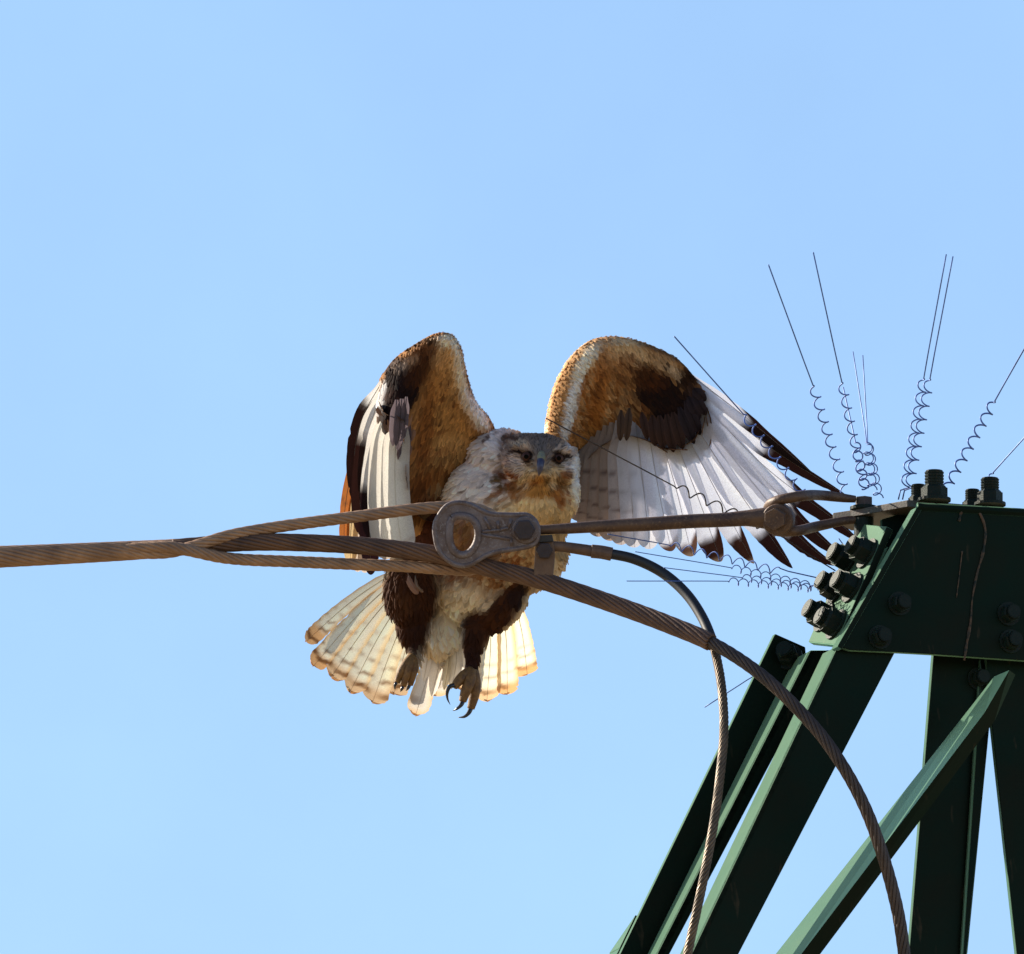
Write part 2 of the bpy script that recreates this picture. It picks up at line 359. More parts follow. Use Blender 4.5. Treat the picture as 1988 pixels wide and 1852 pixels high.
# dried dropping streaks on the gusset
M['dropping'] = surf('dried droppings', (0.10, 0.055, 0.028), (0.008, 0.014, 0.01), 0.8, 0, 60, 0.42, 0.58, 0)
for P_, w_ in (([(1896, 988), (1906, 1004), (1913, 1030), (1909, 1070), (1898, 1110), (1888, 1160), (1884, 1210), (1876, 1255), (1872, 1282)], 2.4), ([(1868, 988), (1864, 1002), (1862, 1012)], 2.6), ([(1868, 1070), (1862, 1120), (1857, 1160)], 1.3)):
    mb = MB(); C_ = catmull([onpl(u, v, -0.0012) for u, v in P_], 40); tube(mb, C_, np.array([max(.4, w_*(1+.8*mnoise.noise((k*.35, w_, 0)))) for k in range(40)])*PX, 6); part('dropping_streak', mb, M['dropping'], tower)
# inner web behind the gusset, under the cap
plate('inner_web', [(1712, 1008), (1790, 984), (1830, 990), (1760, 1120), (1716, 1060)], 0.10, 0.01, 'green')
CB = np.array((onpl(1813, 970, 0.05)))
def topbolt(u, y, s, st):
    p = onpl(u, 975, y); p = p+UP*(captop-UP.dot(p-PO)); bolt(p, UP, s, spin=0.35, stub=st)
for u, y, s, st in ((1814, 0.03, 1.3, 1.5), (1783, 0.09, 1.0, 1.5), (1922, 0.03, 1.25, 1.3), (1888, 0.09, 1.0, 1.4)): topbolt(u, y, s, st)

# ------------------------------------------------------------------ earth wire with its armour rods
DH = -0.20                      # depth of the hardware
def qs(L, d=DH): return [q(*p, d) if len(p) == 2 else q(*p) for p in L]
wire_path = qs([(-400, 1092), (-60, 1083), (150, 1074), (300, 1066), (480, 1053), (600, 1054), (720, 1061), (860, 1079), (950, 1103), (1040, 1124), (1200, 1176, DH-.05), (1300, 1213, DH-.10), (1390, 1252, DH-.15), (1480, 1312, DH-.20), (1560, 1388, DH-.23), (1620, 1462, DH-.25), (1676, 1560, DH-.26), (1712, 1655, DH-.26), (1742, 1765, DH-.26), (1756, 1855, DH-.26), (1772, 2000, DH-.26), (1790, 2300, DH-.26)])
WC = catmull(wire_path, 520)
wire = thing('earth_wire', cen(type('o', (), {'v': [tuple(p) for p in WC]})()), 'brown stranded wire running in from the left, past the buzzard and curving down the pylon', 'cable')
mb = MB(); stranded(mb, WC, 12.5*PX, 9, 0.16, 3.6*PX, 6); part('wire_strands', mb, M['wire'], wire)
us = np.array([uvof(p)[0] for p in WC]); sel = (us > 330) & (us < 1386) & (np.arange(len(us)) < 400)
AC = WC[sel]; AC = catmull(AC[::6], 330)
mb = MB(); ra = np.full(len(AC), 17.5*PX); stranded(mb, AC, ra, 12, 0.30, 4.4*PX, 6)
part('armour_rods', mb, M['cabledark'], wire)

# ------------------------------------------------------------------ dead-end grip
grip = thing('dead_end_grip', q(500, 1060, DH), 'pale twisted steel grip wrapped on the wire and looped to the cast thimble', 'cable grip')
gm_ = MB()
GC = catmull(WC[(us < 440) & (np.arange(len(us)) < 300)][::8], 220)
f = np.linspace(0, 1, len(GC)); rg = np.interp(f, [0, .45, .78, 1], [20.5, 21.5, 19, 15.5])*PX
stranded(gm_, GC, rg, 14, 0.30, 4.8*PX, 6, core=True)
part('grip_wrap', gm_, M['cable'], grip)
up_leg = qs([(215, 1072, DH-.004), (275, 1074, DH-0.008), (330, 1072, DH-0.014), (385, 1058, DH-0.016), (440, 1041, DH-0.008), (500, 1029, DH), (580, 1017, DH+0.002), (700, 1002, DH+0.004), (800, 989, DH+0.006), (862, 984, DH+0.01), (905, 984, DH+0.014), (950, 998, DH+0.016), (985, 1030, DH+0.016), (968, 1070, DH+0.014)])
lo_leg = qs([(225, 1068, DH-0.002), (280, 1063, DH-0.012), (330, 1062, DH-0.022), (378, 1071, DH-0.024), (425, 1081, DH-0.014), (470, 1086, DH), (560, 1090, DH+0.002), (700, 1096, DH+0.004), (800, 1100, DH+0.006), (870, 1105, DH+0.01), (920, 1104, DH+0.014), (968, 1072, DH+0.016)])
for L in (up_leg, lo_leg):
    mb = MB(); C_ = catmull(L, 260); stranded(mb, C_, 11.8*PX, 7, 0.115, 4.4*PX, 7, phase=0.5)
    part('grip_leg', mb, M['cable'], grip)

# ------------------------------------------------------------------ thimble clevis
def z5(x, y): return 815.4+x*.19531, 922.2+y*.19531
outl = [(130, 500), (142, 452), (165, 405), (190, 365), (220, 325), (255, 292), (300, 270), (350, 261), (400, 262), (450, 270), (500, 286), (550, 310), (600, 338), (650, 362), (700, 377), (760, 383), (850, 386), (920, 388), (980, 388), (1030, 385), (1070, 388), (1110, 404), (1145, 432), (1172, 468), (1188, 510), (1194, 556), (1190, 605), (1178, 650), (1150, 686), (1105, 710), (1060, 722), (1000, 733), (940, 742), (880, 750), (820, 760), (760, 772), (700, 788), (650, 810), (600, 838), (560, 864), (520, 888), (480, 905), (440, 914), (395, 913), (350, 904), (310, 888), (280, 868), (245, 842), (215, 812), (190, 785), (170, 750), (152, 705), (140, 650), (132, 600), (128, 550)]
hole = [(330, 450), (365, 432), (410, 428), (455, 436), (495, 455), (525, 485), (543, 525), (550, 570), (549, 615), (540, 655), (522, 695), (495, 732), (462, 758), (420, 770), (385, 764), (350, 742), (325, 705), (310, 660), (303, 610), (303, 560), (308, 510), (316, 475)]
clev = thing('thimble_clevis', q(*z5(650, 600), DH), 'grey cast thimble clevis with a round eye in front of the buzzard breast', 'clevis')
def ring_plate(name, y0, th, mat):
    bm = bmesh.new(); c = q(*z5(650, 600), DH)
    def loop(L, y, sc=1.0):
        cx = sum(p[0] for p in L)/len(L); cy = sum(p[1] for p in L)/len(L)
        return [bm.verts.new(q(*z5(cx+(p[0]-cx)*sc, cy+(p[1]-cy)*sc), y)-c) for p in L]
    for y, flip in ((y0, 0), (y0+th, 1)):
        o_ = loop(outl, y); h_ = loop(hole, y)
        es = [bm.edges.new((L[i], L[(i+1) % len(L)])) for L in (o_, h_) for i in range(len(L))]
        bmesh.ops.triangle_fill(bm, use_beauty=True, use_dissolve=False, edges=es)
        if flip == 0: o0, h0 = o_, h_
    for A, B in ((o0, o_), (h0, h_)):
        for i in range(len(A)):
            j = (i+1) % len(A); bm.faces.new((A[i], A[j], B[j], B[i]))
    bmesh.ops.recalc_face_normals(bm, faces=bm.faces)
    me = bpy.data.meshes.new(name); bm.to_mesh(me); bm.free()
    o = link(name, me, mat, clev, c)
    m = o.modifiers.new('bevel', 'BEVEL'); m.width = 0.0035; m.segments = 3; m.limit_method = 'ANGLE'; m.angle_limit = R(50)
    return o
ring_plate('cheek_plate', DH-0.022, 0.014, M['galv'])
ring_plate('cheek_plate', DH+0.03, 0.012, M['galv'])
# raised lip round the eye, the rim, and the ribs of the casting
mb = MB(); cx, cy = 425, 600
L = [q(*z5(cx+(p[0]-cx)*1.16+8, cy+(p[1]-cy)*1.14), DH-0.021) for p in hole]; L = L+L[:1]
C_ = catmull(L, 90); tube(mb, C_, 0.0066, 10, False); part('eye_lip', mb, M['galv'], clev)
mb = MB(); L = [q(*z5(660+(p[0]-660)*0.965, 590+(p[1]-590)*0.955), DH-0.020) for p in outl]; C_ = catmull(L+L[:1], 160); tube(mb, C_, 0.0042, 8, False); part('rim_bead', mb, M['galv'], clev)
for a, b in (((620, 565), (800, 545)), ((800, 545), (880, 525)), ((880, 525), (905, 440)), ((610, 590), (905, 640)), ((905, 640), (912, 700)), ((640, 420), (700, 540)), ((770, 460), (780, 535))):
    mb = MB(); tube(mb, [q(*z5(*a), DH-0.0225), q(*z5(*b), DH-0.0225)], 0.0028, 8); part('casting_rib', mb, M['galv'], clev)
mb = MB(); hexprism(mb, q(*z5(1050, 545), DH-0.020), (0, -1, 0), 0.0235, 0.007, 28, 0, 0.021); part('boss', mb, M['galv'], clev, False, 0.0012)
mb = MB(); hexprism(mb, q(*z5(1035, 545), DH-0.027), (0.03, -1, 0.0), 0.0178, 0.013, 6, 0.2); part('pin_bolt', mb, M['rustdark'], clev, False, 0.002)
mb = MB(); tube(mb, [q(*z5(1035, 545), DH-0.02), q(*z5(1040, 545), DH+0.06)], 0.010, 14); part('clevis_pin', mb, M['rustdark'], clev)

# ------------------------------------------------------------------ link rod and shackle
rod = thing('link_rod', q(1300, 1012, DH), 'brown steel link rod from the clevis to the shackle, ending in a bolted eye', 'rod')
P = qs([(1032, 1029), (1062, 1028), (1100, 1026), (1180, 1021), (1249, 1018), (1340, 1012), (1410, 1009), (1450, 1006), (1485, 1006), (1515, 1008)])
C_ = catmull(P, 60); uu = np.array([uvof(p)[0] for p in C_]); rr = np.interp(uu, [1030, 1062, 1100, 1180, 1249, 1340, 1410, 1450, 1480, 1515], [9, 9, 10.5, 12, 13.2, 13.6, 13.8, 15.5, 20, 24])*PX
mb = MB(); tube(mb, C_, rr, 16); part('rod_shank', mb, M['rust'], rod)
mb = MB(); hexprism(mb, q(1509, 1009, DH-0.019), (0.12, 1, 0.05), 0.0255, 0.038, 28); part('rod_eye', mb, M['rust'], rod, False, 0.004)
mb = MB(); hexprism(mb, q(1503, 1008, DH-0.033), (0.25, 1, 0.05), 0.0185, 0.018, 6, 0.5); part('eye_bolt', mb, M['rust'], rod, False, 0.0015)
sh = thing('shackle', q(1580, 990, DH+0.03), 'brown bow shackle pinned by a vertical bolt to the tongue of the pylon cap', 'shackle')
pinp = lev(1677, 1005, H0); pd = pinp[1]
bow = [q(1660, 969, pd-0.004), q(1640, 967, pd-0.01), q(1600, 962, pd-0.03), q(1548, 964, DH-0.004), q(1510, 972, DH-0.004), q(1492, 985, DH+0.03), q(1492, 1008, DH+0.045), q(1505, 1029, DH+0.04), q(1540, 1031, DH+0.02), q(1590, 1021, pd-0.035), q(1640, 1011, pd-0.008), q(1665, 1008, pd-0.002)]
C_ = catmull(bow, 90); mb = MB(); tt = np.linspace(0, 1, 90); rr = (10.2-2.2*np.clip((tt-.82)/.18, 0, 1)-3.2*np.clip((.12-tt)/.12, 0, 1))*PX; tube(mb, C_, rr, 14); part('shackle_bow', mb, M['rust'], sh)
ctop = pinp+UP*0.0118
mb = MB(); hexprism(mb, ctop, UP, 0.0225, 0.0065, 24); part('pin_washer', mb, M['greenbolt'], sh, False, 0.001)
mb = MB(); hexprism(mb, ctop+UP*0.0066, UP, 0.0148, 0.0150, 6, 0.45); part('pin_head', mb, M['capplate'], sh, False, 0.0012)
mb = MB(); hexprism(mb, pinp-UP*0.0005, -UP, 0.0160, 0.046, 20); part('pin_sleeve', mb, M['greenbolt'], sh, False, 0.001)
mb = MB(); hexprism(mb, pinp-UP*0.0465, -UP, 0.0105, 0.022, 12); hexprism(mb, pinp-UP*0.050, -UP, 0.0155, 0.012, 6); part('pin_nut', mb, M['greenbolt'], sh, False)

# ------------------------------------------------------------------ jumper cable with its lug
jp = qs([(1180, 1074, DH), (1230, 1085, DH), (1283, 1110, DH-.01), (1330, 1150, DH-.04), (1362, 1196, DH-.075), (1382, 1243, DH-.11), (1396, 1300, DH-.15), (1404, 1365, DH-.20), (1405, 1430, DH-.24), (1397, 1515, DH-.28), (1384, 1610, DH-.32), (1365, 1710, DH-.35), (1346, 1800, DH-.37), (1333, 1860, DH-.38), (1305, 1990, DH-.40), (1230, 2300, DH-.44)])
JC = catmull(jp, 300); jv = np.array([uvof(p)[1] for p in JC])
jum = thing('jumper_cable', q(1380, 1250, DH), 'thin black sheathed jumper cable looping down from the lug, bare bronze strands below', 'cable')
mb = MB(); tube(mb, JC[jv < 1250], 10.2*PX, 14); part('sheath', mb, M['sheath'], jum)
mb = MB(); stranded(mb, catmull(JC[jv > 1240][::3], 260), 9.2*PX, 8, 0.075, 3.0*PX, 6); part('bare_strands', mb, M['copper'], jum)
tab = MB(); prism(tab, [q(1040, 1052, DH-0.012), q(1074, 1049, DH-0.012), q(1078, 1075, DH-0.012), q(1074, 1119, DH-0.012), q(1036, 1119, DH-0.012)], (0, 0.016, 0))
o = part('lug_tab', tab, M['lug'], jum, False, 0.002); fixn(o)
mb = MB(); hexprism(mb, q(1057, 1069, DH-0.012), (0, -1, 0), 0.0138, 0.009, 6, 0.1); part('lug_bolt', mb, M['rustdark'], jum, False, 0.0015)
mb = MB(); prism(mb, [q(1044, 1040, DH-0.016), q(1072, 1038, DH-0.016), q(1075, 1052, DH-0.016), q(1040, 1054, DH-0.016)], (0, 0.022, 0)); o = part('lug_washer', mb, M['sheath'], jum, False, 0.0015); fixn(o)
mb = MB(); C_ = catmull(qs([(1068, 1060), (1095, 1062), (1125, 1066), (1150, 1070)]), 20); tube(mb, C_, np.linspace(10, 11.5, 20)*PX, 14); part('lug_neck', mb, M['lug'], jum)
mb = MB(); C_ = catmull(qs([(1148, 1070), (1168, 1072), (1188, 1076)]), 12); tube(mb, C_, 13.2*PX, 16); part('lug_ferrule', mb, M['lug'], jum, False, 0.001)

# ------------------------------------------------------------------ bird deterrent spikes
GRP = 'bird deterrent spikes on the pylon top'
def spike(label, tip, cs, base, rpx, turns, db, lean, arcs, ext=None, mat='spike', wr=1.45, tipd=None):
    """straight wire tip->cs, coil cs->base (pixels); db depth at the base, lean = depth change per unit of length towards the tip; arcs = side the loops bulge to (pixel direction)"""
    L1 = math.hypot(cs[0]-base[0], cs[1]-base[1])*PX; L2 = math.hypot(tip[0]-cs[0], tip[1]-cs[1])*PX
    B = q(*base, db); Cs = q(*cs, db+lean*L1); T = q(*tip, db+lean*(L1+L2) if tipd is None else tipd)
    A = nrm(B-Cs); ai = nrm(np.array((B[0]-Cs[0], 0, B[2]-Cs[2])))
    e1 = nrm(np.array((arcs[0], 0, -arcs[1]))); e1 = nrm(e1-A*e1.dot(A)); e2 = np.cross(A, e1)
    hand = 1 if e2.dot(ai) >= 0 else -1
    n = max(8, int(turns*15)); pts = list(T+(Cs-T)*x for x in np.linspace(0, 1, 6)[:-1])
    for i in range(n+1):
        t = i/n; ph = math.pi+2*math.pi*turns*t; r = rpx*PX*min(1, t*turns*2.5+0.05)
        pts.append(Cs+(B-Cs)*t+(e1*math.cos(ph)+hand*e2*math.sin(ph))*r)
    if ext: pts += [q(*p) for p in ext]
    mb = MB(); tube(mb, np.array(pts), wr*PX, 6)
    me = mb.mesh('bird_spike', B)
    return thing('bird_spike', B, label, 'bird spike', GRP, me, M[mat])
dS = -0.06
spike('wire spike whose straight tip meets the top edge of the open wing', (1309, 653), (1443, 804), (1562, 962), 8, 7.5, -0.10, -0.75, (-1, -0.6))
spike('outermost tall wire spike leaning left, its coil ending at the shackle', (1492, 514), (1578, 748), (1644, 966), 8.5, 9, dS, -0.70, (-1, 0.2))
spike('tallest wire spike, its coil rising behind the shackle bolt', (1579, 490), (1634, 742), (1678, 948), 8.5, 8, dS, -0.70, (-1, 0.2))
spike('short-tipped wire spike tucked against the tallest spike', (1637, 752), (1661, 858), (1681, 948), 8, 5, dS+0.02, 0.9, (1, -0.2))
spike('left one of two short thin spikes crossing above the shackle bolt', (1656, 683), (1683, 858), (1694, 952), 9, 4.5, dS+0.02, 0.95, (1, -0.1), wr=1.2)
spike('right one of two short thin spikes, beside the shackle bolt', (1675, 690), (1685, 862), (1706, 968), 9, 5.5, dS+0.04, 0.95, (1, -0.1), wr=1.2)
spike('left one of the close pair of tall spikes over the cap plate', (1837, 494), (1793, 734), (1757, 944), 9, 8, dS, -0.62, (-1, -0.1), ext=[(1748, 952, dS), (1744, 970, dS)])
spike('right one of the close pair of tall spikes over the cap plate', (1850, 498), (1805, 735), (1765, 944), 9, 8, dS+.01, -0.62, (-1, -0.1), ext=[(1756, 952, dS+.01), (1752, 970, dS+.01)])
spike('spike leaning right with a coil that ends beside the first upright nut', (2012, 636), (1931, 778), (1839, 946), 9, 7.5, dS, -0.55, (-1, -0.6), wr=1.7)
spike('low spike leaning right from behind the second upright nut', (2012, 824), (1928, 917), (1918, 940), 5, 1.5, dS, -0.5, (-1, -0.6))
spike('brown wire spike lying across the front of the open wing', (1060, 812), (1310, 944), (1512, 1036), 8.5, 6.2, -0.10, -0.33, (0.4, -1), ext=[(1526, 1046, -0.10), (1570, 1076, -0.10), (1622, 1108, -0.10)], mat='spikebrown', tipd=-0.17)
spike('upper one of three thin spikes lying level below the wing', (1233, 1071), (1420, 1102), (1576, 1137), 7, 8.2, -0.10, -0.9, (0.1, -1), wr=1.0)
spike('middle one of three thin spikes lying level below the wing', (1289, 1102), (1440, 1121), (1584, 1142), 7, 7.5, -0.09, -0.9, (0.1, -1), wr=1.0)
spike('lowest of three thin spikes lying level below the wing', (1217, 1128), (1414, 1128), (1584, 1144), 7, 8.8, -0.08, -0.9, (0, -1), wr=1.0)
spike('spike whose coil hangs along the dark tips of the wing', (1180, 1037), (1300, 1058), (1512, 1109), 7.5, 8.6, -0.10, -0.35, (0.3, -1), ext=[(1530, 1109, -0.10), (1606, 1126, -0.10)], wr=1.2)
spike('short bare spike sticking out left of the rear leg below the cables', (1368, 1373), (1440, 1327), (1508, 1284), 1, 1, -0.02, 0.1, (1, 1), wr=1.2)
spike('tiny spike end between the wing tip and the top side nut', (1628, 1045), (1640, 1061), (1652, 1078), 1, 1, -0.06, 0.1, (1, 1), wr=1.2)

# ------------------------------------------------------------------ the buzzard
CREAM = (.70, .55, .37); WHITE = (.78, .75, .73); TAWNY = (.36, .145, .036); RUST = (.26, .095, .032); DARK = (.030, .012, .008)
CHOC = (.085, .031, .010); GREYB = (.17, .145, .135); PALE = (.74, .63, .54); PINK = (.76, .65, .59); OCHRE = (.48, .25, .085); OLIVE = (.20, .12, .045)
def fbm(u, v, s=1.0, z=0.0, o=2):
    x = 0; a = 1; tot = 0
    for k in range(o):
        x += a*mnoise.noise((u*s*2**k, v*s*2**k, z+k*7.1)); tot += a; a *= 0.55
    return x/tot
def fbm_arr(U, V, s, z=0.0, o=2):
    return np.array([fbm(a, b, s, z, o) for a, b in zip(U, V)])
def paint(U, V, base, blobs, warp=5.0, ws=0.05, mott=0.12):
    """plumage colour at bird coordinates U,V: base plus soft patches (u,v,ru,rv,angle,colour,soft,strength,mottle)"""
    U = np.asarray(U, float); V = np.asarray(V, float)
    n1 = fbm_arr(U, V, ws, 1.3); n2 = fbm_arr(U, V, ws, 9.7); n3 = fbm_arr(U, V, 0.11, 4.1, 2); n4 = fbm_arr(U, V, 0.30, 8.8, 1)
    Uw = U+n1*warp*1.6; Vw = V+n2*warp*1.6
    c = np.tile(np.array(base, float), (len(U), 1))
    for b in blobs:
        u, v, ru, rv, ang, col, soft, stg = b[:8]; mot = b[8] if len(b) > 8 else 0.0
        a = R(ang); du = Uw-u; dv = Vw-v
        x = (du*math.cos(a)+dv*math.sin(a))/ru; y = (-du*math.sin(a)+dv*math.cos(a))/rv
        r = np.sqrt(x*x+y*y); w_ = np.clip((1+soft-r)/(2*soft), 0, 1); w_ = w_*w_*(3-2*w_)*stg
        if mot: w_ = w_*np.clip((n3*2.2+mot), 0, 1)
        c = c*(1-w_[:, None])+np.array(col)*w_[:, None]
    c = c*(1+mott*n3+mott*1.1*n4)[:, None]
    return np.sign(c)*np.abs(c)**1.24*1.24

def scatter(V, F, N, spacing, want, seed):
    """poisson-like points on a triangulated surface; spacing(p) per point; want(p,n) filter. Returns positions, normals, face ids"""
    rg_ = np.random.default_rng(seed)
    V = np.asarray(V); F = np.asarray(F); A = V[F[:, 0]]; B = V[F[:, 1]]; Cc = V[F[:, 2]]
    ar = np.linalg.norm(np.cross(B-A, Cc-A), axis=1)/2
    tot = ar.sum(); n = int(min(90000, tot/(0.0034**2)*3.2))
    fi = rg_.choice(len(F), n, p=ar/tot); r1 = np.sqrt(rg_.random(n)); r2 = rg_.random(n)
    P = A[fi]*(1-r1)[:, None]+B[fi]*(r1*(1-r2))[:, None]+Cc[fi]*(r1*r2)[:, None]
    grid = {}; keep = []; g = 0.012
    for i in range(n):
        p = P[i]; s = spacing(p, N[fi[i]])
        if s is None: continue
        k = (int(p[0]//g), int(p[1]//g), int(p[2]//g)); ok = True; rr_ = 1 if s <= g else 2
        for a in range(-rr_, rr_+1):
            for b in range(-rr_, rr_+1):
                for c in range(-rr_, rr_+1):
                    for j in grid.get((k[0]+a, k[1]+b, k[2]+c), ()):
                        dlt = P[j]-p
                        if dlt[0]*dlt[0]+dlt[1]*dlt[1]+dlt[2]*dlt[2] < s*s: ok = False; break
                    if not ok: break
                if not ok: break
            if not ok: break
        if ok: grid.setdefault(k, []).append(i); keep.append(i)
    return P[keep], N[fi[keep]], fi[keep]
TS = np.array((0, .3, .58, .82, 1.0)); WS = np.array((.45, .95, 1.0, .72, .06))
def plume(mb, P, Nn, Dd, Ln, Wd, painter, lift=0.10, jit=0.18, streak=None, edge=None, seed=1, cj=0.10, chev=0.0, fringe=0.0, cam=0.22, own=0.45):
    """small overlapping contour feathers"""
    rg_ = np.random.default_rng(seed); n = len(P)
    if n == 0: return
    D = Dd-Nn*(Dd*Nn).sum(1)[:, None]; D /= np.linalg.norm(D, axis=1)[:, None]+1e-9
    S = np.cross(D, Nn); a = rg_.normal(0, jit, n)
    D2 = D*np.cos(a)[:, None]+S*np.sin(a)[:, None]; S = np.cross(D2, Nn)
    lf = lift*(0.5+rg_.random(n)); Ln = Ln*(0.8+0.4*rg_.random(n)); bend = rg_.normal(0, 0.06, n)
    V = np.zeros((n, 25, 3)); X = np.array((-1, -.38, 0, .38, 1)); UVs = np.zeros((n, 25, 3)); k = 0
    for ti, t in enumerate(TS):
        for xi, x in enumerate(X):
            V[:, k] = P+Nn*(0.0002+0.0008*(1-abs(x)))+D2*(Ln*t)[:, None]+S*(x*WS[ti]*Wd+bend*Ln*t*t)[:, None]+Nn*((lf*Ln*t)-cam*abs(x)*WS[ti]*Wd)[:, None]
            UVs[:, k, 0] = x; UVs[:, k, 1] = t*Ln*8; k += 1
    UVs[:, :, 2] = rg_.random((n, 1))*50; UVs[:, :, 1] += UVs[:, :, 2]
    flat = V.reshape(-1, 3); kk = PX*(1+flat[:, 1]/D0)
    U = flat[:, 0]/kk+994; W = 926-flat[:, 2]/kk
    cv = painter(U, W, flat[:, 1]).reshape(n, 25, 3); cc = cv[:, 12:13, :]
    col = cv*(1-own)+cc*own
    col *= (1+rg_.normal(0, cj, (n, 1, 1)))
    if streak is not None:
        sk = streak(P) if callable(streak) else np.full(n, streak)
        sk = sk*(rg_.random(n) < 0.7)
        for ti in range(1, 4): col[:, ti*5+2] = col[:, ti*5+2]*(1-sk*0.85)[:, None]; col[:, ti*5+1] *= (1-sk*.25)[:, None]; col[:, ti*5+3] *= (1-sk*.25)[:, None]
    if chev is not None and np.any(chev):
        cs_ = (rg_.random(n) < chev)*(0.25+0.35*rg_.random(n))
        for idx, f_ in ((17, 1), (16, .9), (18, .9), (15, .45), (19, .45), (22, .8), (21, .5), (23, .5), (12, .5)): col[:, idx] *= (1-cs_*f_)[:, None]
    if fringe:
        fr = fringe*(0.4+1.2*rg_.random(n))[:, None, None]
        col[:, 20:25] *= 1+fr; col[:, [10, 14, 15, 19]] *= 1+fr*.8; col[:, 0:10] *= 1-fr*.9; col[:, 11:14] *= 1-fr*.35
    F = []
    for ti in range(4):
        for xi in range(4): F.append((ti*5+xi, ti*5+xi+1, ti*5+6+xi, ti*5+5+xi))
    F = np.array(F); off = mb.n
    allF = (F[None]+(np.arange(n)*25)[:, None, None]).reshape(-1, 4)
    mb.add(flat, allF.tolist(), np.clip(col.reshape(-1, 3), 0.004, 0.9), UVs.reshape(-1, 3))

BD = 0.45                      # the bird flies this far behind the wires
_q = q
def q(u, v, d=0.0): return _q(u, v, d+BD)
BO = q(960, 1080, 0.12)
bird = thing('buzzard', BO, 'brown and white buzzard taking off towards us with raised wings and fanned tail', 'bird')

# ---- body: one continuous skin grown over an ellipsoid skeleton
bmb = bmesh.new()
def ell(u, v, d, ru, rv, rd, ang=0.0, tilt=0.0):
    m = Matrix.Translation(Vector(q(u, v, d))) @ Matrix.Rotation(R(ang), 4, 'Y') @ Matrix.Rotation(R(tilt), 4, 'X') @ Matrix.Diagonal((ru*PX, rd*PX, rv*PX, 1))
    bmesh.ops.create_uvsphere(bmb, u_segments=28, v_segments=18, radius=1, matrix=m)
def chain(pts, rad):
    n = 14; C_ = catmull([q(*p) for p in pts], n); r = np.interp(np.linspace(0, 1, n), np.linspace(0, 1, len(rad)), rad)*PX
    for p, x in zip(C_, r): bmesh.ops.create_uvsphere(bmb, u_segments=12, v_segments=8, radius=x, matrix=Matrix.Translation(Vector(p)))
ell(1046, 893, 0.020, 74, 52, 62, 3)          # skull
ell(1030, 868, 0.030, 52, 27, 50, 4)          # flat crown
ell(1018, 870, -0.018, 22, 7, 12, -4); ell(1088, 874, -0.018, 20, 7, 12, 6)    # brow ridges
ell(1006, 912, -0.008, 26, 24, 26); ell(1092, 916, -0.006, 24, 24, 26)           # cheeks
ell(1050, 912, -0.022, 22, 20, 22)            # face front
ell(1054, 955, 0.040, 73, 76, 66)             # ruff and throat
ell(1010, 1000, 0.075, 98, 92, 82)            # breast
ell(976, 892, 0.115, 68, 60, 61)              # shoulder, left in view
ell(1085, 905, 0.115, 42, 62, 50)             # shoulder, right in view
ell(950, 1000, 0.12, 96, 120, 84)
ell(836, 1050, 0.17, 46, 74, 40)
ell(992, 1070, 0.145, 108, 84, 88)            # belly
ell(930, 1130, 0.175, 88, 86, 80, 20)
ell(862, 1205, 0.225, 50, 78, 48, 14)         # vent
ell(800, 1140, 0.15, 56, 80, 52, 6)           # thighs
ell(803, 1205, 0.16, 36, 56, 34, 2)
ell(976, 1160, 0.145, 46, 76, 48, 34)
ell(926, 1226, 0.145, 28, 46, 27, 18)
chain([(806, 1235, 0.155), (806, 1262, 0.15), (800, 1282, 0.14)], [19, 14, 12])
chain([(918, 1255, 0.14), (916, 1285, 0.135), (914, 1312, 0.125)], [18, 12.5, 11.5])
me = bpy.data.meshes.new('tmp'); bmb.to_mesh(me); bmb.free()
tmp = bpy.data.objects.new('tmp', me); COL.objects.link(tmp)
m_ = tmp.modifiers.new('r', 'REMESH'); m_.mode = 'VOXEL'; m_.voxel_size = 0.0034
m_ = tmp.modifiers.new('s', 'SMOOTH'); m_.factor = 0.5; m_.iterations = 7
dg = bpy.context.evaluated_depsgraph_get()
bme = bpy.data.meshes.new_from_object(tmp.evaluated_get(dg)); bme.name = 'body'
bpy.data.objects.remove(tmp); 
nv = len(bme.vertices); BV = np.zeros(nv*3); bme.vertices.foreach_get('co', BV); BV = BV.reshape(-1, 3)
bme.calc_loop_triangles(); nt_ = len(bme.loop_triangles); BF = np.zeros(nt_*3, int); bme.loop_triangles.foreach_get('vertices', BF); BF = BF.reshape(-1, 3)
BN = np.cross(BV[BF[:, 1]]-BV[BF[:, 0]], BV[BF[:, 2]]-BV[BF[:, 0]]); BN /= np.linalg.norm(BN, axis=1)[:, None]+1e-12
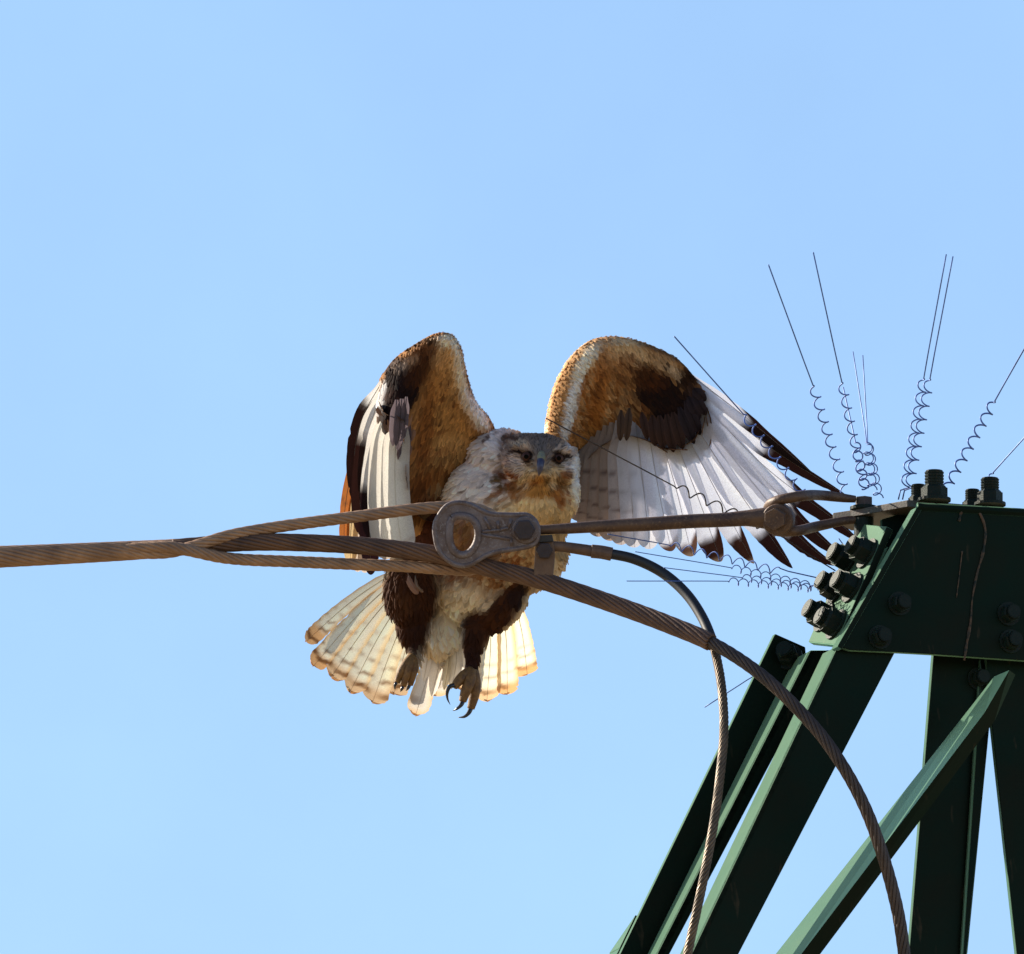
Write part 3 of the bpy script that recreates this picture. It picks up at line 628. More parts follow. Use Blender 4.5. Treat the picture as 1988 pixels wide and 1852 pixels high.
body_blobs = [
    # neck side and breast
    (945, 930, 66, 115, 12, PINK, .5, 1), (930, 1000, 60, 60, 0, PALE, .5, .7), (975, 855, 30, 30, 0, (.74, .67, .66), .5, .85), (948, 846, 22, 14, 20, (.70, .64, .63), .5, .8),
    (1040, 1008, 95, 46, 0, (.72, .54, .31), .5, 1), (1085, 1050, 60, 60, 0, (.52, .36, .19), .5, .9),
    # crown and face
    (1046, 868, 68, 34, 3, (.36, .245, .175), .35, 1), (1056, 860, 30, 20, 0, (.24, .20, .185), .45, .85), (1040, 850, 60, 5, 2, (.16, .11, .09), .5, .6, .4), (1066, 866, 26, 4, 20, (.46, .34, .25), .5, .6, .4), (1030, 866, 20, 4, -20, (.48, .35, .25), .5, .6, .4), (1030, 850, 34, 9, 0, (.20, .15, .13), .5, .75, .5), (1100, 882, 24, 20, 30, (.52, .42, .35), .4, .8), (1020, 862, 24, 8, -8, (.46, .34, .26), .5, .6, .5), (1080, 856, 24, 8, 14, (.28, .21, .17), .5, .6, .5),
    (980, 868, 13, 26, 8, CHOC, .5, .7, .7), (971, 905, 9, 20, 0, CHOC, .5, .6, .6), (1007, 861, 17, 9, -8, (.56, .43, .32), .45, .9), (990, 848, 16, 7, -5, CHOC, .4, .7), (1000, 870, 18, 5, 5, (.28, .19, .14), .5, .7),
    (996, 899, 19, 13, 0, (.62, .48, .39), .4, 1), (985, 914, 15, 10, 0, (.36, .25, .17), .4, .8), (1006, 910, 12, 7, 0, (.52, .41, .32), .4, .8), (982, 896, 8, 10, 0, (.36, .22, .17), .5, .6),
    (1106, 906, 12, 15, 0, (.60, .50, .44), .4, .95), (1108, 877, 14, 6, 10, (.58, .46, .38), .4, .9),
    (1006, 878, 20, 4, 6, DARK, .4, 1), (1021, 887, 13, 12, 0, DARK, .3, 1), (1085, 890, 13, 13, 0, DARK, .3, 1), (1102, 886, 12, 3.5, 8, DARK, .4, .95), (1082, 878, 13, 4, 4, DARK, .4, .8),
    (1050, 874, 12, 18, 0, (.21, .18, .17), .45, .8), (1036, 888, 4, 11, 0, (.33, .29, .26), .5, .8), (1067, 888, 4, 12, 0, (.26, .24, .23), .5, .7),
    (1030, 904, 15, 6, 15, (.22, .15, .10), .5, .8), (1070, 906, 13, 6, -10, (.25, .19, .15), .5, .8), (1050, 914, 18, 5, 0, (.20, .16, .12), .5, .8),
    # dark moustaches, throat
    (988, 930, 30, 15, 18, RUST, .4, 1, .95), (962, 932, 12, 9, 0, OLIVE, .4, .95, .9), (984, 948, 26, 11, -8, RUST, .4, 1, .9), (970, 946, 18, 8, 30, OLIVE, .4, .9, .9), (960, 962, 18, 5, -35, RUST, .5, .8, .7), (975, 970, 22, 4, -30, (.34, .15, .05), .5, .8, .7), (996, 958, 18, 7, -25, (.36, .16, .05), .5, .85, .8), (1002, 944, 16, 12, -35, (.24, .12, .045), .4, .8),
    (1017, 926, 6, 20, 33, CREAM, .45, .95), (1026, 914, 8, 6, 0, (.60, .50, .38), .4, .8), (1076, 928, 6, 20, -24, CREAM, .45, .95),
    (1047, 942, 22, 20, 0, OCHRE, .45, 1), (1046, 958, 36, 12, 0, (.50, .26, .08), .5, 1), (1038, 940, 7, 5, 0, RUST, .5, .8), (1062, 936, 5, 8, 0, OLIVE, .5, .8),
    (1092, 938, 12, 18, -10, (.22, .12, .05), .4, .9), (1100, 922, 10, 9, 0, RUST, .4, .8), (1088, 968, 10, 20, -8, (.34, .13, .035), .4, .95), (1080, 960, 12, 8, 0, (.40, .19, .06), .4, .9),
    (1003, 966, 14, 6, -25, (.30, .14, .05), .4, .85), (950, 965, 14, 6, -35, (.34, .17, .07), .45, .8), (946, 978, 14, 4, -35, (.36, .20, .09), .45, .7), (975, 985, 22, 4, -18, (.38, .22, .10), .45, .6), (930, 946, 7, 3, -20, CHOC, .4, .8),
    (1104, 958, 4, 7, 0, RUST, .4, .8), (1107, 943, 3, 6, 0, CHOC, .4, .8), (1110, 925, 3, 6, 0, CHOC, .4, .7), (1106, 972, 3, 5, 0, RUST, .4, .7),
    (1122, 915, 9, 40, 4, (.85, .82, .80), .4, 1), (1121, 965, 7, 34, -12, (.80, .72, .62), .4, .95), (1112, 862, 13, 11, 35, (.70, .66, .66), .4, .85),
    # shoulder spots
    (934, 838, 5, 10, 20, CHOC, .4, .9), (924, 842, 8, 8, 0, (.20, .08, .06), .4, .8), (947, 849, 4, 7, 0, CHOC, .4, .8), (938, 856, 4, 4, 0, CHOC, .4, .8), (942, 880, 8, 2, 0, CHOC, .4, .7), (962, 842, 6, 4, 0, CHOC, .4, .6), (905, 972, 7, 3, -30, CHOC, .4, .8), (892, 956, 4, 2, 0, CHOC, .4, .8), (880, 982, 8, 5, -30, CHOC, .4, .8),
    # flanks and belly
    (870, 1050, 70, 60, 0, (.20, .075, .03), .5, .9), (905, 1045, 30, 40, 10, (.50, .36, .17), .4, .8, .45), (830, 1040, 40, 70, 0, (.13, .045, .022), .5, .95), (820, 1000, 40, 40, 0, (.14, .05, .02), .5, .9),
    (945, 1112, 95, 42, 8, (.22, .080, .024), .4, 1, .85), (895, 1118, 44, 30, 0, (.20, .07, .022), .4, .95, .7), (980, 1080, 60, 30, 0, (.26, .11, .04), .5, .9, .7), (920, 1150, 50, 22, 10, (.30, .14, .05), .5, .8, .4), (905, 1040, 24, 34, 8, (.22, .10, .035), .4, .9, .5),
    (893, 1188, 44, 52, 12, (.70, .56, .38), .45, .95), (868, 1232, 46, 46, 0, (.82, .74, .62), .5, 1), (940, 1135, 50, 20, 30, (.50, .34, .18), .5, .5, .4),
    # dark trousers
    (794, 1160, 58, 84, 5, CHOC, .18, 1), (800, 1225, 32, 50, 0, CHOC, .3, 1), (806, 1240, 22, 60, 0, DARK, .3, .5),
    (975, 1188, 26, 78, 36, CHOC, .22, 1), (930, 1215, 34, 30, 0, CHOC, .3, 1), (917, 1275, 24, 64, 0, CHOC, .3, 1), (917, 1280, 18, 60, 0, DARK, .3, .5), (1005, 1160, 16, 30, 24, DARK, .35, .8), (780, 1175, 24, 30, 0, (.12, .055, .022), .5, .6, .5),
]
def paint_body(U, V, Dp):
    c = paint(U, V, CREAM, body_blobs, 3.6, 0.09, 0.24)
    back = np.clip((Dp-BD-0.20)/0.05, 0, 1)*np.clip((1190-V)/60, 0, 1)
    bk = np.array((.20, .11, .06))*(1+0.5*fbm_arr(U, V, .09, 3.3))[:, None]
    return c*(1-back[:, None])+bk*back[:, None]
kk = PX*(1+BV[:, 1]/D0); Ub = BV[:, 0]/kk+994; Vb = 926-BV[:, 2]/kk
bc = np.clip(paint_body(Ub, Vb, BV[:, 1])*0.85, 0.004, 0.9)
a = bme.attributes.new('col', 'FLOAT_COLOR', 'POINT'); c4 = np.ones((nv, 4), np.float32); c4[:, :3] = bc; a.data.foreach_set('color', c4.ravel())
bme.vertices.foreach_set('co', (BV-BO).ravel()); bme.polygons.foreach_set('use_smooth', np.ones(len(bme.polygons), bool)); bme.update()
for m_ in list(bme.materials): pass
bme.materials.clear(); bme.materials.append(M['skin'])
body = link('body', bme, None, bird, BO)
# ---- contour feathers of head, breast, belly and trousers
BEAK = q(1049, 900, -0.055); HEADC = q(1046, 895, 0.02)
def body_space(p, n):
    u, v = uvof(p); dh = math.hypot(u-1046, v-897)
    if (p[1] > BD+0.17 and n[1] > 0.3): return 0.013
    if v > 1252 and (u < 850 or u > 890) and v > 1268: return 0.006 if v < 1285 else None
    if dh < 62: return 0.0034 if abs(u-1050) < 8 and 884 < v < 915 else 0.0037
    if dh < 110: return 0.0048
    return 0.0064
EYES = [q(1021, 887, -0.030), q(1085, 890, -0.030)]
bp, bn, _ = scatter(BV, BF, BN, body_space, None, 3)
ku = PX*(1+bp[:, 1]/D0); bu = bp[:, 0]/ku+994; bvv = 926-bp[:, 2]/ku
keep = np.ones(len(bp), bool)
for (eu, ev, er) in ((1021.5, 886.5, 9.5), (1085, 889.5, 9.5)): keep &= ~((np.hypot(bu-eu, bvv-ev) < er) & (bp[:, 1] < BD+0.02))
keep &= ~((abs(bu-1050) < 9) & (bvv > 880) & (bvv < 918) & (bp[:, 1] < BD))
bp, bn, bu, bvv = bp[keep], bn[keep], bu[keep], bvv[keep]
dh = np.hypot(bu-1046, bvv-897)
away = bp-BEAK; away /= np.linalg.norm(away, axis=1)[:, None]
tv = q(870, 1300, 0.34)-bp; tv /= np.linalg.norm(tv, axis=1)[:, None]
down = np.array((0, 0.25, -1.0))
wh = np.clip((120-dh)/50, 0, 1)[:, None]
leg = (((bu < 860) & (bvv > 1090)) | ((bvv > 1215) & (bu > 890))).astype(float)[:, None]
fd = (away*wh+tv*(1-wh))*(1-leg)+leg*down
Ln = np.where(dh < 62, 0.0105, np.where(dh < 110, 0.013, 0.020)); Ln = np.where(leg[:, 0] > 0, 0.021, Ln); Ln = np.where((bu > 1040) & (bvv > 1040), 0.027, Ln)
Ln = np.where((bp[:, 1] > BD+0.17) & (bn[:, 1] > 0.3), 0.034, Ln)
Wd = Ln*np.where(leg[:, 0] > 0, 0.15, np.where(dh < 62, 0.24, 0.27))
lf = 0.10
pb = MB()
stk = lambda P_: np.where(dh < 60, 0.75, np.where((bvv > 1000) & (bvv < 1180) & (leg[:, 0] < .5), 0.25, 0.12))
plume(pb, bp, bn, fd, Ln, Wd, paint_body, 0.035, 0.22, stk, None, 5, 0.13, np.where((bvv > 1060) & (leg[:, 0] < .5), .12, 0.0), 0.07, 0.05, 0.55)
part('plumage', pb, M['plume'], body, kind='stuff')

# ---- eyes, beak
for (u, v) in ((1021.5, 886.5), (1085, 889.5)):
    hit = None
    near = BV[(np.hypot(Ub-u, Vb-v) < 5)]; d = near[:, 1].min()-BD
    mbE = MB(); c = q(u, v, d+0.0018); n = 16
    Vv = []; Ff = []; rE = 9.0*PX
    for i in range(9):
        th = math.pi*i/8
        for j in range(n): ph = 2*math.pi*j/n; Vv.append(c+np.array((math.sin(th)*math.cos(ph)*rE, -math.cos(th)*rE*0.95, math.sin(th)*math.sin(ph)*rE)))
    for i in range(8):
        for j in range(n): Ff.append((i*n+j, i*n+(j+1) % n, (i+1)*n+(j+1) % n, (i+1)*n+j))
    mbE.add(Vv, Ff); e_ = part('eye', mbE, M['eye'], bird)
    mbP = MB(); hexprism(mbP, c+np.array((0, -rE*0.86, 0)), (0.02, -1, -0.05), 4.6*PX, 0.0007, 16); part('pupil', mbP, M['pupil'], e_, False)
dB = BV[(np.hypot(Ub-1050, Vb-900) < 7)][:, 1].min()-BD
def horn(name, pts, rad, mat, par, flat=1.0, sides=12):
    mb = MB(); n = 16; C_ = catmull([q(*p) for p in pts], n); r = np.interp(np.linspace(0, 1, n), np.linspace(0, 1, len(rad)), rad)*PX
    tube(mb, C_, r, sides); return part(name, mb, M[mat], par)
horn('cere', [(1051, 880, dB+0.010), (1051, 886, dB-0.002), (1050, 894, dB-0.010)], [6, 8.5, 7.5], 'cere', bird)
horn('beak', [(1050, 890, dB-0.002), (1049.5, 898, dB-0.014), (1048.5, 908, dB-0.019), (1047, 918, dB-0.014), (1046.5, 924, dB-0.008)], [7.5, 7.8, 6.6, 3.6, 0.6], 'beak', bird)
horn('lower_beak', [(1049, 908, dB+0.004), (1048, 912, dB-0.006), (1047.5, 915, dB-0.010)], [7, 5.5, 2], 'beak', bird)
# ---- feet: toes and talons
def toe(pts, rad, claw, crad):
    t = horn('toe', pts, rad, 'toe', bird, sides=10)
    horn('talon', claw, crad, 'claw', t, sides=8)
toe([(914, 1305, .125), (901, 1312, .112), (889, 1324, .10), (882, 1333, .095)], [13, 11.5, 10, 7.5], [(883, 1330, .095), (873, 1333, .088), (868, 1345, .086), (869, 1357, .092), (874, 1368, .10)], [5, 4.2, 3.2, 2, .5])
toe([(914, 1306, .122), (911, 1325, .105), (903, 1345, .098), (898, 1362, .098)], [14, 12, 10.5, 7.5], [(899, 1360, .098), (895, 1369, .092), (887, 1376, .092), (879, 1380, .098)], [5, 4, 2.6, .5])
toe([(917, 1306, .125), (922, 1328, .115), (920, 1352, .11), (914, 1376, .11)], [14, 12.5, 10.5, 7.5], [(915, 1373, .11), (910, 1384, .104), (902, 1391, .104), (889, 1393, .11)], [5.2, 4.2, 2.8, .5])
toe([(916, 1308, .135), (924, 1322, .16), (926, 1338, .175)], [10, 8, 6], [(926, 1336, .175), (926, 1350, .18), (920, 1362, .178), (912, 1366, .172)], [5, 4, 2.5, .5])
toe([(800, 1276, .14), (787, 1290, .125), (777, 1308, .12), (771, 1325, .122)], [10, 9, 8, 6], [(771, 1322, .122), (767, 1330, .118), (766, 1338, .124)], [4, 3, .5])
toe([(801, 1278, .138), (794, 1296, .122), (788, 1314, .118), (783, 1332, .12)], [10, 9, 8, 6], [(783, 1330, .12), (780, 1338, .116), (777, 1343, .122)], [4, 3, .5])
toe([(802, 1278, .14), (804, 1296, .128), (800, 1314, .124), (796, 1330, .126)], [10, 9, 8, 6], [(796, 1328, .126), (792, 1336, .122), (788, 1341, .128)], [4, 3, .5])

# ---- flight feathers
def vane(name, par, pts, wn, wp, colf, tilt=0.0, tipt=0.80, emarg=0.0, camber=0.16, rows=40, hcols=4, seed=0, mat='flight', shaft=(.55, .47, .38), rag=0.02, square=2.0, org=None, widen=0.0, notch=0.0):
    """one feather: pts = centre line, wn/wp = half widths (reference units) either side; colf(T,X,U,V) gives plumage colours"""
    rg_ = np.random.default_rng(seed+100); t = np.sin(np.linspace(0, 1, rows)*math.pi/2)**0.9; Cd = catmull([q(*p) for p in pts], 160); ci = t*159; c0_ = np.minimum(ci.astype(int), 158); C_ = Cd[c0_]+(Cd[c0_+1]-Cd[c0_])*(ci-c0_)[:, None]; T, N, B = frames(C_, (tilt, -1, 0.0))
    base = np.array([0.30+0.70*sstep(0, .28, x) for x in t])
    tipc = np.where(t > tipt, np.clip(1-((t-tipt)/(1-tipt))**square, 0.0, 1)**(1/square), 1.0)
    w0 = base*np.maximum(tipc, 0.03)*((1-widen)+widen*t if widen else 1)
    em = 1-emarg*np.array([sstep(.50, .66, x) for x in t])
    xs = np.linspace(-1, 1, 2*hcols+1)
    V = np.zeros((rows, len(xs), 3)); s = t*np.linalg.norm(C_[-1]-C_[0])
    nl = np.cumsum(rg_.normal(0, 1, rows)); nr_ = np.cumsum(rg_.normal(0, 1, rows))
    nl = rg_.random(rows)*rag; nr_ = rg_.random(rows)*rag
    for k in range(rows):                     # a few split barbs
        if rg_.random() < 0.06 and t[k] > .45: nl[k] += rg_.random()*0.22
        if rg_.random() < 0.06 and t[k] > .45: nr_[k] += rg_.random()*0.22
    for j, x in enumerate(xs):
        wd = (wn if x < 0 else wp)*PX
        edge = 1-(nl if x < 0 else nr_)*abs(x)**6
        e = np.where(x < 0, em, 1-(1-em)*0.6)
        off = x*wd*w0*e*edge
        if notch: pass
        V[:, j] = C_+B*off[:, None]-N*(camber*abs(x)**1.6*wd*w0)[:, None]
    if notch:                                  # worn, uneven tip
        L_ = np.linalg.norm(C_[-1]-C_[0]); cut = rg_.random(len(xs))*notch*L_*0.6
        for j in range(len(xs)):
            wt = np.clip((t-.86)/.14, 0, 1)**2; V[:, j] -= T*(wt*cut[j])[:, None]
    flat = V.reshape(-1, 3); kq = PX*(1+flat[:, 1]/D0); U = flat[:, 0]/kq+994; W = 926-flat[:, 2]/kq
    Tt = np.repeat(t, len(xs)); Xx = np.tile(xs, rows)
    col = np.clip(colf(Tt, Xx, U, W), 0.004, 0.9)
    uv = np.stack([Xx, np.repeat(s, len(xs))*6-np.abs(Xx)*0.10, np.full(len(Xx), seed*3.7)], 1); nx = len(xs)
    F = [(i*nx+j, i*nx+j+1, (i+1)*nx+j+1, (i+1)*nx+j) for i in range(rows-1) for j in range(nx-1)]
    mb = MB(); mb.add(flat, F, col, uv)
    sc = MB(); sel_ = C_[:int(rows*0.96)]; tube(sc, sel_+N[:len(sel_)]*0.0004, np.linspace(1.0, 0.25, len(sel_))*PX, 5)
    cm = np.repeat(colf(t[:len(sel_)], np.zeros(len(sel_)), np.zeros(len(sel_)), np.zeros(len(sel_))), 5, 0)
    mb.add(sc.v, sc.f, np.clip(cm*0.6+np.array(shaft)*0.4 if shaft is not None else cm*.8, .004, .9), [(0, 0, 0)]*sc.n)
    return part(name, mb, M[mat], par, org=org)
def lerp(a, b, w): return np.asarray(a)*(1-w[:, None])+np.asarray(b)*w[:, None]
def ss(a, b, x):
    y = np.clip((x-a)/(b-a), 0, 1); return y*y*(3-2*y)
def primary_col(t0, dark=DARK, seed=0, fringe=0.0, white=WHITE, soft=.06, lead=0.0):
    """white web with a dark end beginning at t0 (slanting across the vane)"""
    def f(T, X, U, V):
        n = np.array([mnoise.noise((a*9, b*2.2, seed*5.1)) for a, b in zip(T, X)])
        c = np.tile(np.array(white), (len(T), 1))*(1+0.06*n)[:, None]
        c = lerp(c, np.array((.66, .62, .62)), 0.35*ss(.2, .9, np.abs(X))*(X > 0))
        wd = ss(t0-soft, t0+soft, T+n*0.03-0.10*X*0.4+0.05*np.abs(X))
        dk = np.tile(np.array(dark), (len(T), 1))*(1+0.25*n)[:, None]
        out = c*(1-wd[:, None])+dk*wd[:, None]
        if lead:
            ww = ss(-0.35, -0.65, X) if lead < 0 else ss(0.35, 0.65, X)
            out = out*(1-ww[:, None])+dk*ww[:, None]
        if fringe:
            fr = ss(.93, .99, T)*fringe; out = lerp(out, np.array((.42, .30, .2)), fr)
        return out
    return f
def barred_col(base, bars, barc, tipc, tipt, seed=0, edge=None, chev=0.03):
    def f(T, X, U, V):
        n = np.array([mnoise.noise((a*14, b*2.5, seed*3.3)) for a, b in zip(T, X)]); n2 = np.array([mnoise.noise((a*5, b*1.2, seed*3.3+40)) for a, b in zip(T, X)])
        c = np.tile(np.array(base), (len(T), 1))*(1+0.08*n2)[:, None]
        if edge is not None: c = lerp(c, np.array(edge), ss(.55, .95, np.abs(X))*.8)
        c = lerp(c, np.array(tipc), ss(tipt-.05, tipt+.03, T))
        for b, wdt, stg in bars:
            tt = T+chev*np.abs(X)+n*0.012
            wb = np.clip(1-np.abs(tt-b)/wdt, 0, 1); wb = ss(0, .55, wb)*stg*np.clip(0.75+n2*1.8, 0, 1)
            c = lerp(c, np.array(barc), wb)
        return c
    return f

# ---- wings: arm shell with coverts, then flight feathers
def wing_shell(name, stations, painter, sp, seed, hand, flow_fix=None):
    n1, n2, n3 = 16, 7, 14; rows = []
    ST = [(np.array(q(*L)), np.array(q(*K)), np.array(q(*T)), cv) for L, K, T, cv in stations]
    ns = 46; arr = [catmull([s[k] for s in ST], ns) for k in range(3)]; cvs = np.interp(np.linspace(0, 1, ns), np.linspace(0, 1, len(ST)), [s[3] for s in ST])
    G = np.zeros((ns, n1+n2+n3, 3))
    for i in range(ns):
        L, K, T = arr[0][i], arr[1][i], arr[2][i]
        bez = lambda a, b, c, t: a*((1-t)**2)[:, None]+b*(2*t*(1-t))[:, None]+c*(t**2)[:, None]
        t1 = np.linspace(0, 1, n1); und = bez(T, (T+L)/2+np.array((0, cvs[i], 0)), L, t1)
        outw = nrm(L-T); t2 = np.linspace(0, 1, n2+2)[1:-1]; rnd = bez(L, (L+K)/2+outw*np.linalg.norm(K-L)*0.55, K, t2)
        t3 = np.linspace(0, 1, n3); up = bez(K, (K+T)/2+np.array((0, cvs[i]+0.022, 0)), T+np.array((0, 0.004, 0)), t3)
        G[i] = np.vstack([und, rnd, up])
    m = n1+n2+n3; V = G.reshape(-1, 3); F = []
    for i in range(ns-1):
        for j in range(m): F.append((i*m+j, i*m+(j+1) % m, (i+1)*m+(j+1) % m, (i+1)*m+j))
    F4 = np.array(F); mb = MB()
    kq = PX*(1+V[:, 1]/D0); side = np.tile(np.arange(m), ns); upper = (side > n1+n2*0.55)
    def pc(U, W, Dp, up_): return painter(U, W, Dp, up_)
    colv = pc(V[:, 0]/kq+994, 926-V[:, 2]/kq, V[:, 1], upper)*0.8
    mb.add(V, F+[tuple(range(m-1, -1, -1)), tuple((ns-1)*m+j for j in range(m))], np.clip(colv, .004, .9), [(0, 0, 0)]*len(V))
    o = part(name, mb, M['skin'], bird, org=V.mean(0)); fixn(o)
    tri = np.vstack([F4[:, [0, 1, 2]], F4[:, [0, 2, 3]]]); fq = np.concatenate([np.arange(len(F4))]*2)
    N = np.cross(V[tri[:, 1]]-V[tri[:, 0]], V[tri[:, 2]]-V[tri[:, 0]]); N /= np.linalg.norm(N, axis=1)[:, None]+1e-12
    cs = np.repeat(G.mean(1), m, 0)
    ctr = V[tri].mean(1); N *= -np.sign(N[((fq % m) < n1-2), 1].mean())
    js = fq % m; i_ = fq//m
    dirs = V[F4[fq][:, 1]]-V[F4[fq][:, 0]]; dirs /= np.linalg.norm(dirs, axis=1)[:, None]+1e-12
    under = js < n1+n2*0.55; dirs = np.where(under[:, None], -dirs, dirs)
    P, Nn, fi = scatter(V, tri, N, sp, None, seed)
    # chordwise place 0 (leading edge) .. 1 (trailing edge)
    jj = js[fi]; ch = np.where(jj < n1, 1-jj/(n1-1), np.where(jj < n1+n2, 0.0, (jj-n1-n2)/(n3-1)))
    un = under[fi]
    for flag in (True, False):
        k = un == flag
        if not k.any(): continue
        Ln = 0.009+0.021*ch[k]; Ln = np.where(flag, Ln, Ln*1.15); Dd = dirs[fi][k]
        if flow_fix is not None: Dd = flow_fix(P[k], Dd)
        cb = MB(); plume(cb, P[k], Nn[k], Dd, Ln*1.08, Ln*(0.27+0.08*ch[k]), lambda U, W, Dp: painter(U, W, Dp, np.full(len(U), not flag)), 0.05 if flag else 0.025, 0.16, 0.45 if flag else 0.25, None, seed+3, 0.13 if flag else 0.08, 0.22 if flag else 0.0, 0.17 if flag else 0.06, 0.06, 0.85 if flag else .5)
        part('covert_plumage', cb, M['plume'], o, kind='stuff')
    return o

# right-hand wing in view
rw_under = [
    (1195, 692, 62, 36, 0, (.68, .54, .37), .5, .95), (1152, 775, 34, 110, 12, TAWNY, .5, .85), (1165, 835, 32, 56, 10, (.42, .185, .05), .5, .8), (1140, 880, 20, 50, 12, (.50, .27, .10), .5, .9), (1138, 780, 10, 90, 12, (.62, .44, .26), .5, .6, .5),
    (1200, 745, 30, 60, 20, (.40, .19, .065), .5, .8), (1225, 702, 22, 16, 0, (.20, .09, .04), .45, .7, .5), (1184, 790, 7, 60, 8, (.60, .43, .25), .5, .7, .6), (1208, 778, 7, 50, 12, (.60, .45, .28), .5, .7, .6), (1225, 800, 7, 40, 12, (.52, .38, .24), .5, .6, .6), (1196, 800, 4, 40, 8, (.14, .055, .02), .5, .6, .6), (1168, 740, 4, 50, 10, (.16, .06, .02), .5, .6, .6), (1152, 800, 3, 50, 10, (.16, .06, .02), .5, .5, .6),
    (1240, 770, 40, 44, 20, CHOC, .5, .75, .45), (1215, 725, 30, 24, 0, (.20, .09, .035), .5, .8, .5), (1330, 790, 34, 40, 30, CHOC, .4, .8), (1290, 775, 62, 50, 38, DARK, .3, 1, .95), (1285, 780, 54, 38, 38, DARK, .2, .95), (1248, 800, 26, 14, 40, (.26, .115, .04), .5, .7, .5), (1262, 735, 34, 26, 30, CHOC, .35, .9), (1320, 838, 46, 40, 40, (.075, .035, .024), .3, 1), (1335, 735, 24, 22, 30, DARK, .3, .95), (1300, 690, 60, 12, 22, (.16, .08, .04), .5, .7),
    (1290, 706, 32, 16, 30, (.46, .32, .20), .4, .9), (1308, 722, 18, 10, 40, (.48, .36, .25), .4, .9), (1296, 712, 5, 7, 0, DARK, .4, .8), (1352, 790, 22, 40, 0, (.085, .05, .045), .4, .9), (1255, 830, 30, 18, 20, (.30, .15, .06), .4, .8), (1290, 860, 40, 14, 15, (.26, .17, .13), .4, .7),
    (1110, 790, 11, 90, 14, (.78, .74, .72), .4, 1), (1137, 704, 14, 44, 33, (.80, .70, .56), .4, .95)]
rw_upper = [(1085, 770, 44, 120, 12, (.80, .52, .30), .5, 1), (1108, 760, 12, 120, 14, (.92, .84, .70), .4, 1), (1086, 790, 22, 60, 10, (.58, .30, .15), .5, .6, .3), (1080, 836, 26, 20, 0, (.92, .80, .58), .4, 1)]
def paint_rw(U, V, Dp, up):
    a_ = paint(U, V, (.48, .28, .13), rw_under, 4, .05, .22); b_ = paint(U, V, (.24, .14, .085), rw_upper, 4, .06, .3)
    return np.where(np.asarray(up)[:, None], b_, a_*1.12)
rw_st = [((1085, 880, .085), (1062, 872, .15), (1128, 912, .15), .02), ((1096, 846, .050), (1058, 838, .12), (1142, 888, .13), .03), ((1104, 792, .030), (1068, 785, .10), (1178, 858, .115), .035),
         ((1120, 745, .016), (1086, 738, .085), (1214, 846, .10), .035), ((1143, 703, .008), (1116, 694, .07), (1250, 852, .09), .032), ((1170, 676, .008), (1152, 667, .055), (1284, 868, .08), .028),
         ((1208, 665, .012), (1200, 663, .05), (1318, 868, .075), .022), ((1262, 676, .024), (1262, 676, .052), (1348, 848, .07), .014), ((1316, 702, .036), (1318, 702, .055), (1368, 808, .066), .006), ((1350, 738, .046), (1352, 738, .058), (1366, 775, .06), .003)]
def wspace(p, n): return 0.0052 if n[1] < 0.35 else 0.0085
def rw_flow(P, Dd):
    k = PX*(1+P[:, 1]/D0); u = P[:, 0]/k+994; w_ = np.clip((u-1180)/160, 0, 1)
    t = q(1480, 1000, .05)-P; t /= np.linalg.norm(t, axis=1)[:, None]
    return Dd*(1-0.65*w_[:, None])+t*0.65*w_[:, None]
wing_r = wing_shell('wing', rw_st, paint_rw, wspace, 21, 1, rw_flow)
TAN = (.50, .40, .34)
prim = [  # centre line, half widths (leading-side = +, as T points down B points left; so negative = right/leading), dark start, emargination, dark leading web
    ([(1336, 724, .060), (1450, 812, .045), (1577, 918, .032)], 10, 20, .50, .35, 0, .90),
    ([(1338, 738, .062), (1480, 858, .046), (1652, 968, .028)], 13, 25, .52, .50, 0, .86),
    ([(1334, 748, .064), (1485, 906, .049), (1622, 1010, .034), (1672, 1053, .03)], 13, 32, .56, .55, 0, .88),
    ([(1330, 756, .066), (1480, 925, .052), (1590, 1040, .038), (1640, 1082, .034)], 13, 34, .66, .50, 0, .88),
    ([(1326, 764, .068), (1468, 945, .055), (1565, 1055, .042), (1622, 1098, .038)], 13, 36, .70, .45, 0, .88),
    ([(1316, 774, .070), (1438, 960, .058), (1500, 1048, .048), (1539, 1103, .044)], 13, 36, .74, .32, 0, .87),
    ([(1302, 784, .072), (1398, 968, .062), (1436, 1042, .054), (1464, 1094, .05)], 15, 34, .80, .12, 0, .86),
    ([(1286, 792, .074), (1356, 968, .066), (1382, 1040, .060), (1400, 1090, .057)], 18, 33, .83, .05, 0, .85),
    ([(1268, 798, .076), (1316, 962, .070), (1332, 1032, .066), (1344, 1080, .063)], 20, 32, .88, 0, 0, .84),
    ([(1252, 803, .078), (1280, 958, .074), (1294, 1026, .072), (1304, 1070, .07)], 22, 30, .93, 0, 0, .84)]
for i, (p, wl, wt, td, em, ld, tp) in enumerate(prim):
    dk = (.020, .007, .006) if i < 6 else ((.036, .014, .009) if i < 8 else (.13, .07, .05))
    vane('primary_feather', wing_r, p, wl, wt, primary_col(td-(.05 if 2 < i < 8 else 0), dk, i, .5 if 5 < i < 9 else 0, (.82, .83, .92) if i else (.76, .77, .86), soft=.035), tilt=-0.10, tipt=tp-(.26 if i < 7 else .12), emarg=em, seed=i, rag=.05 if i < 7 else .02, square=1.45 if i < 7 else 1.9, camber=.08)  # bluish white webs: sky fill of the shaded underside painted in
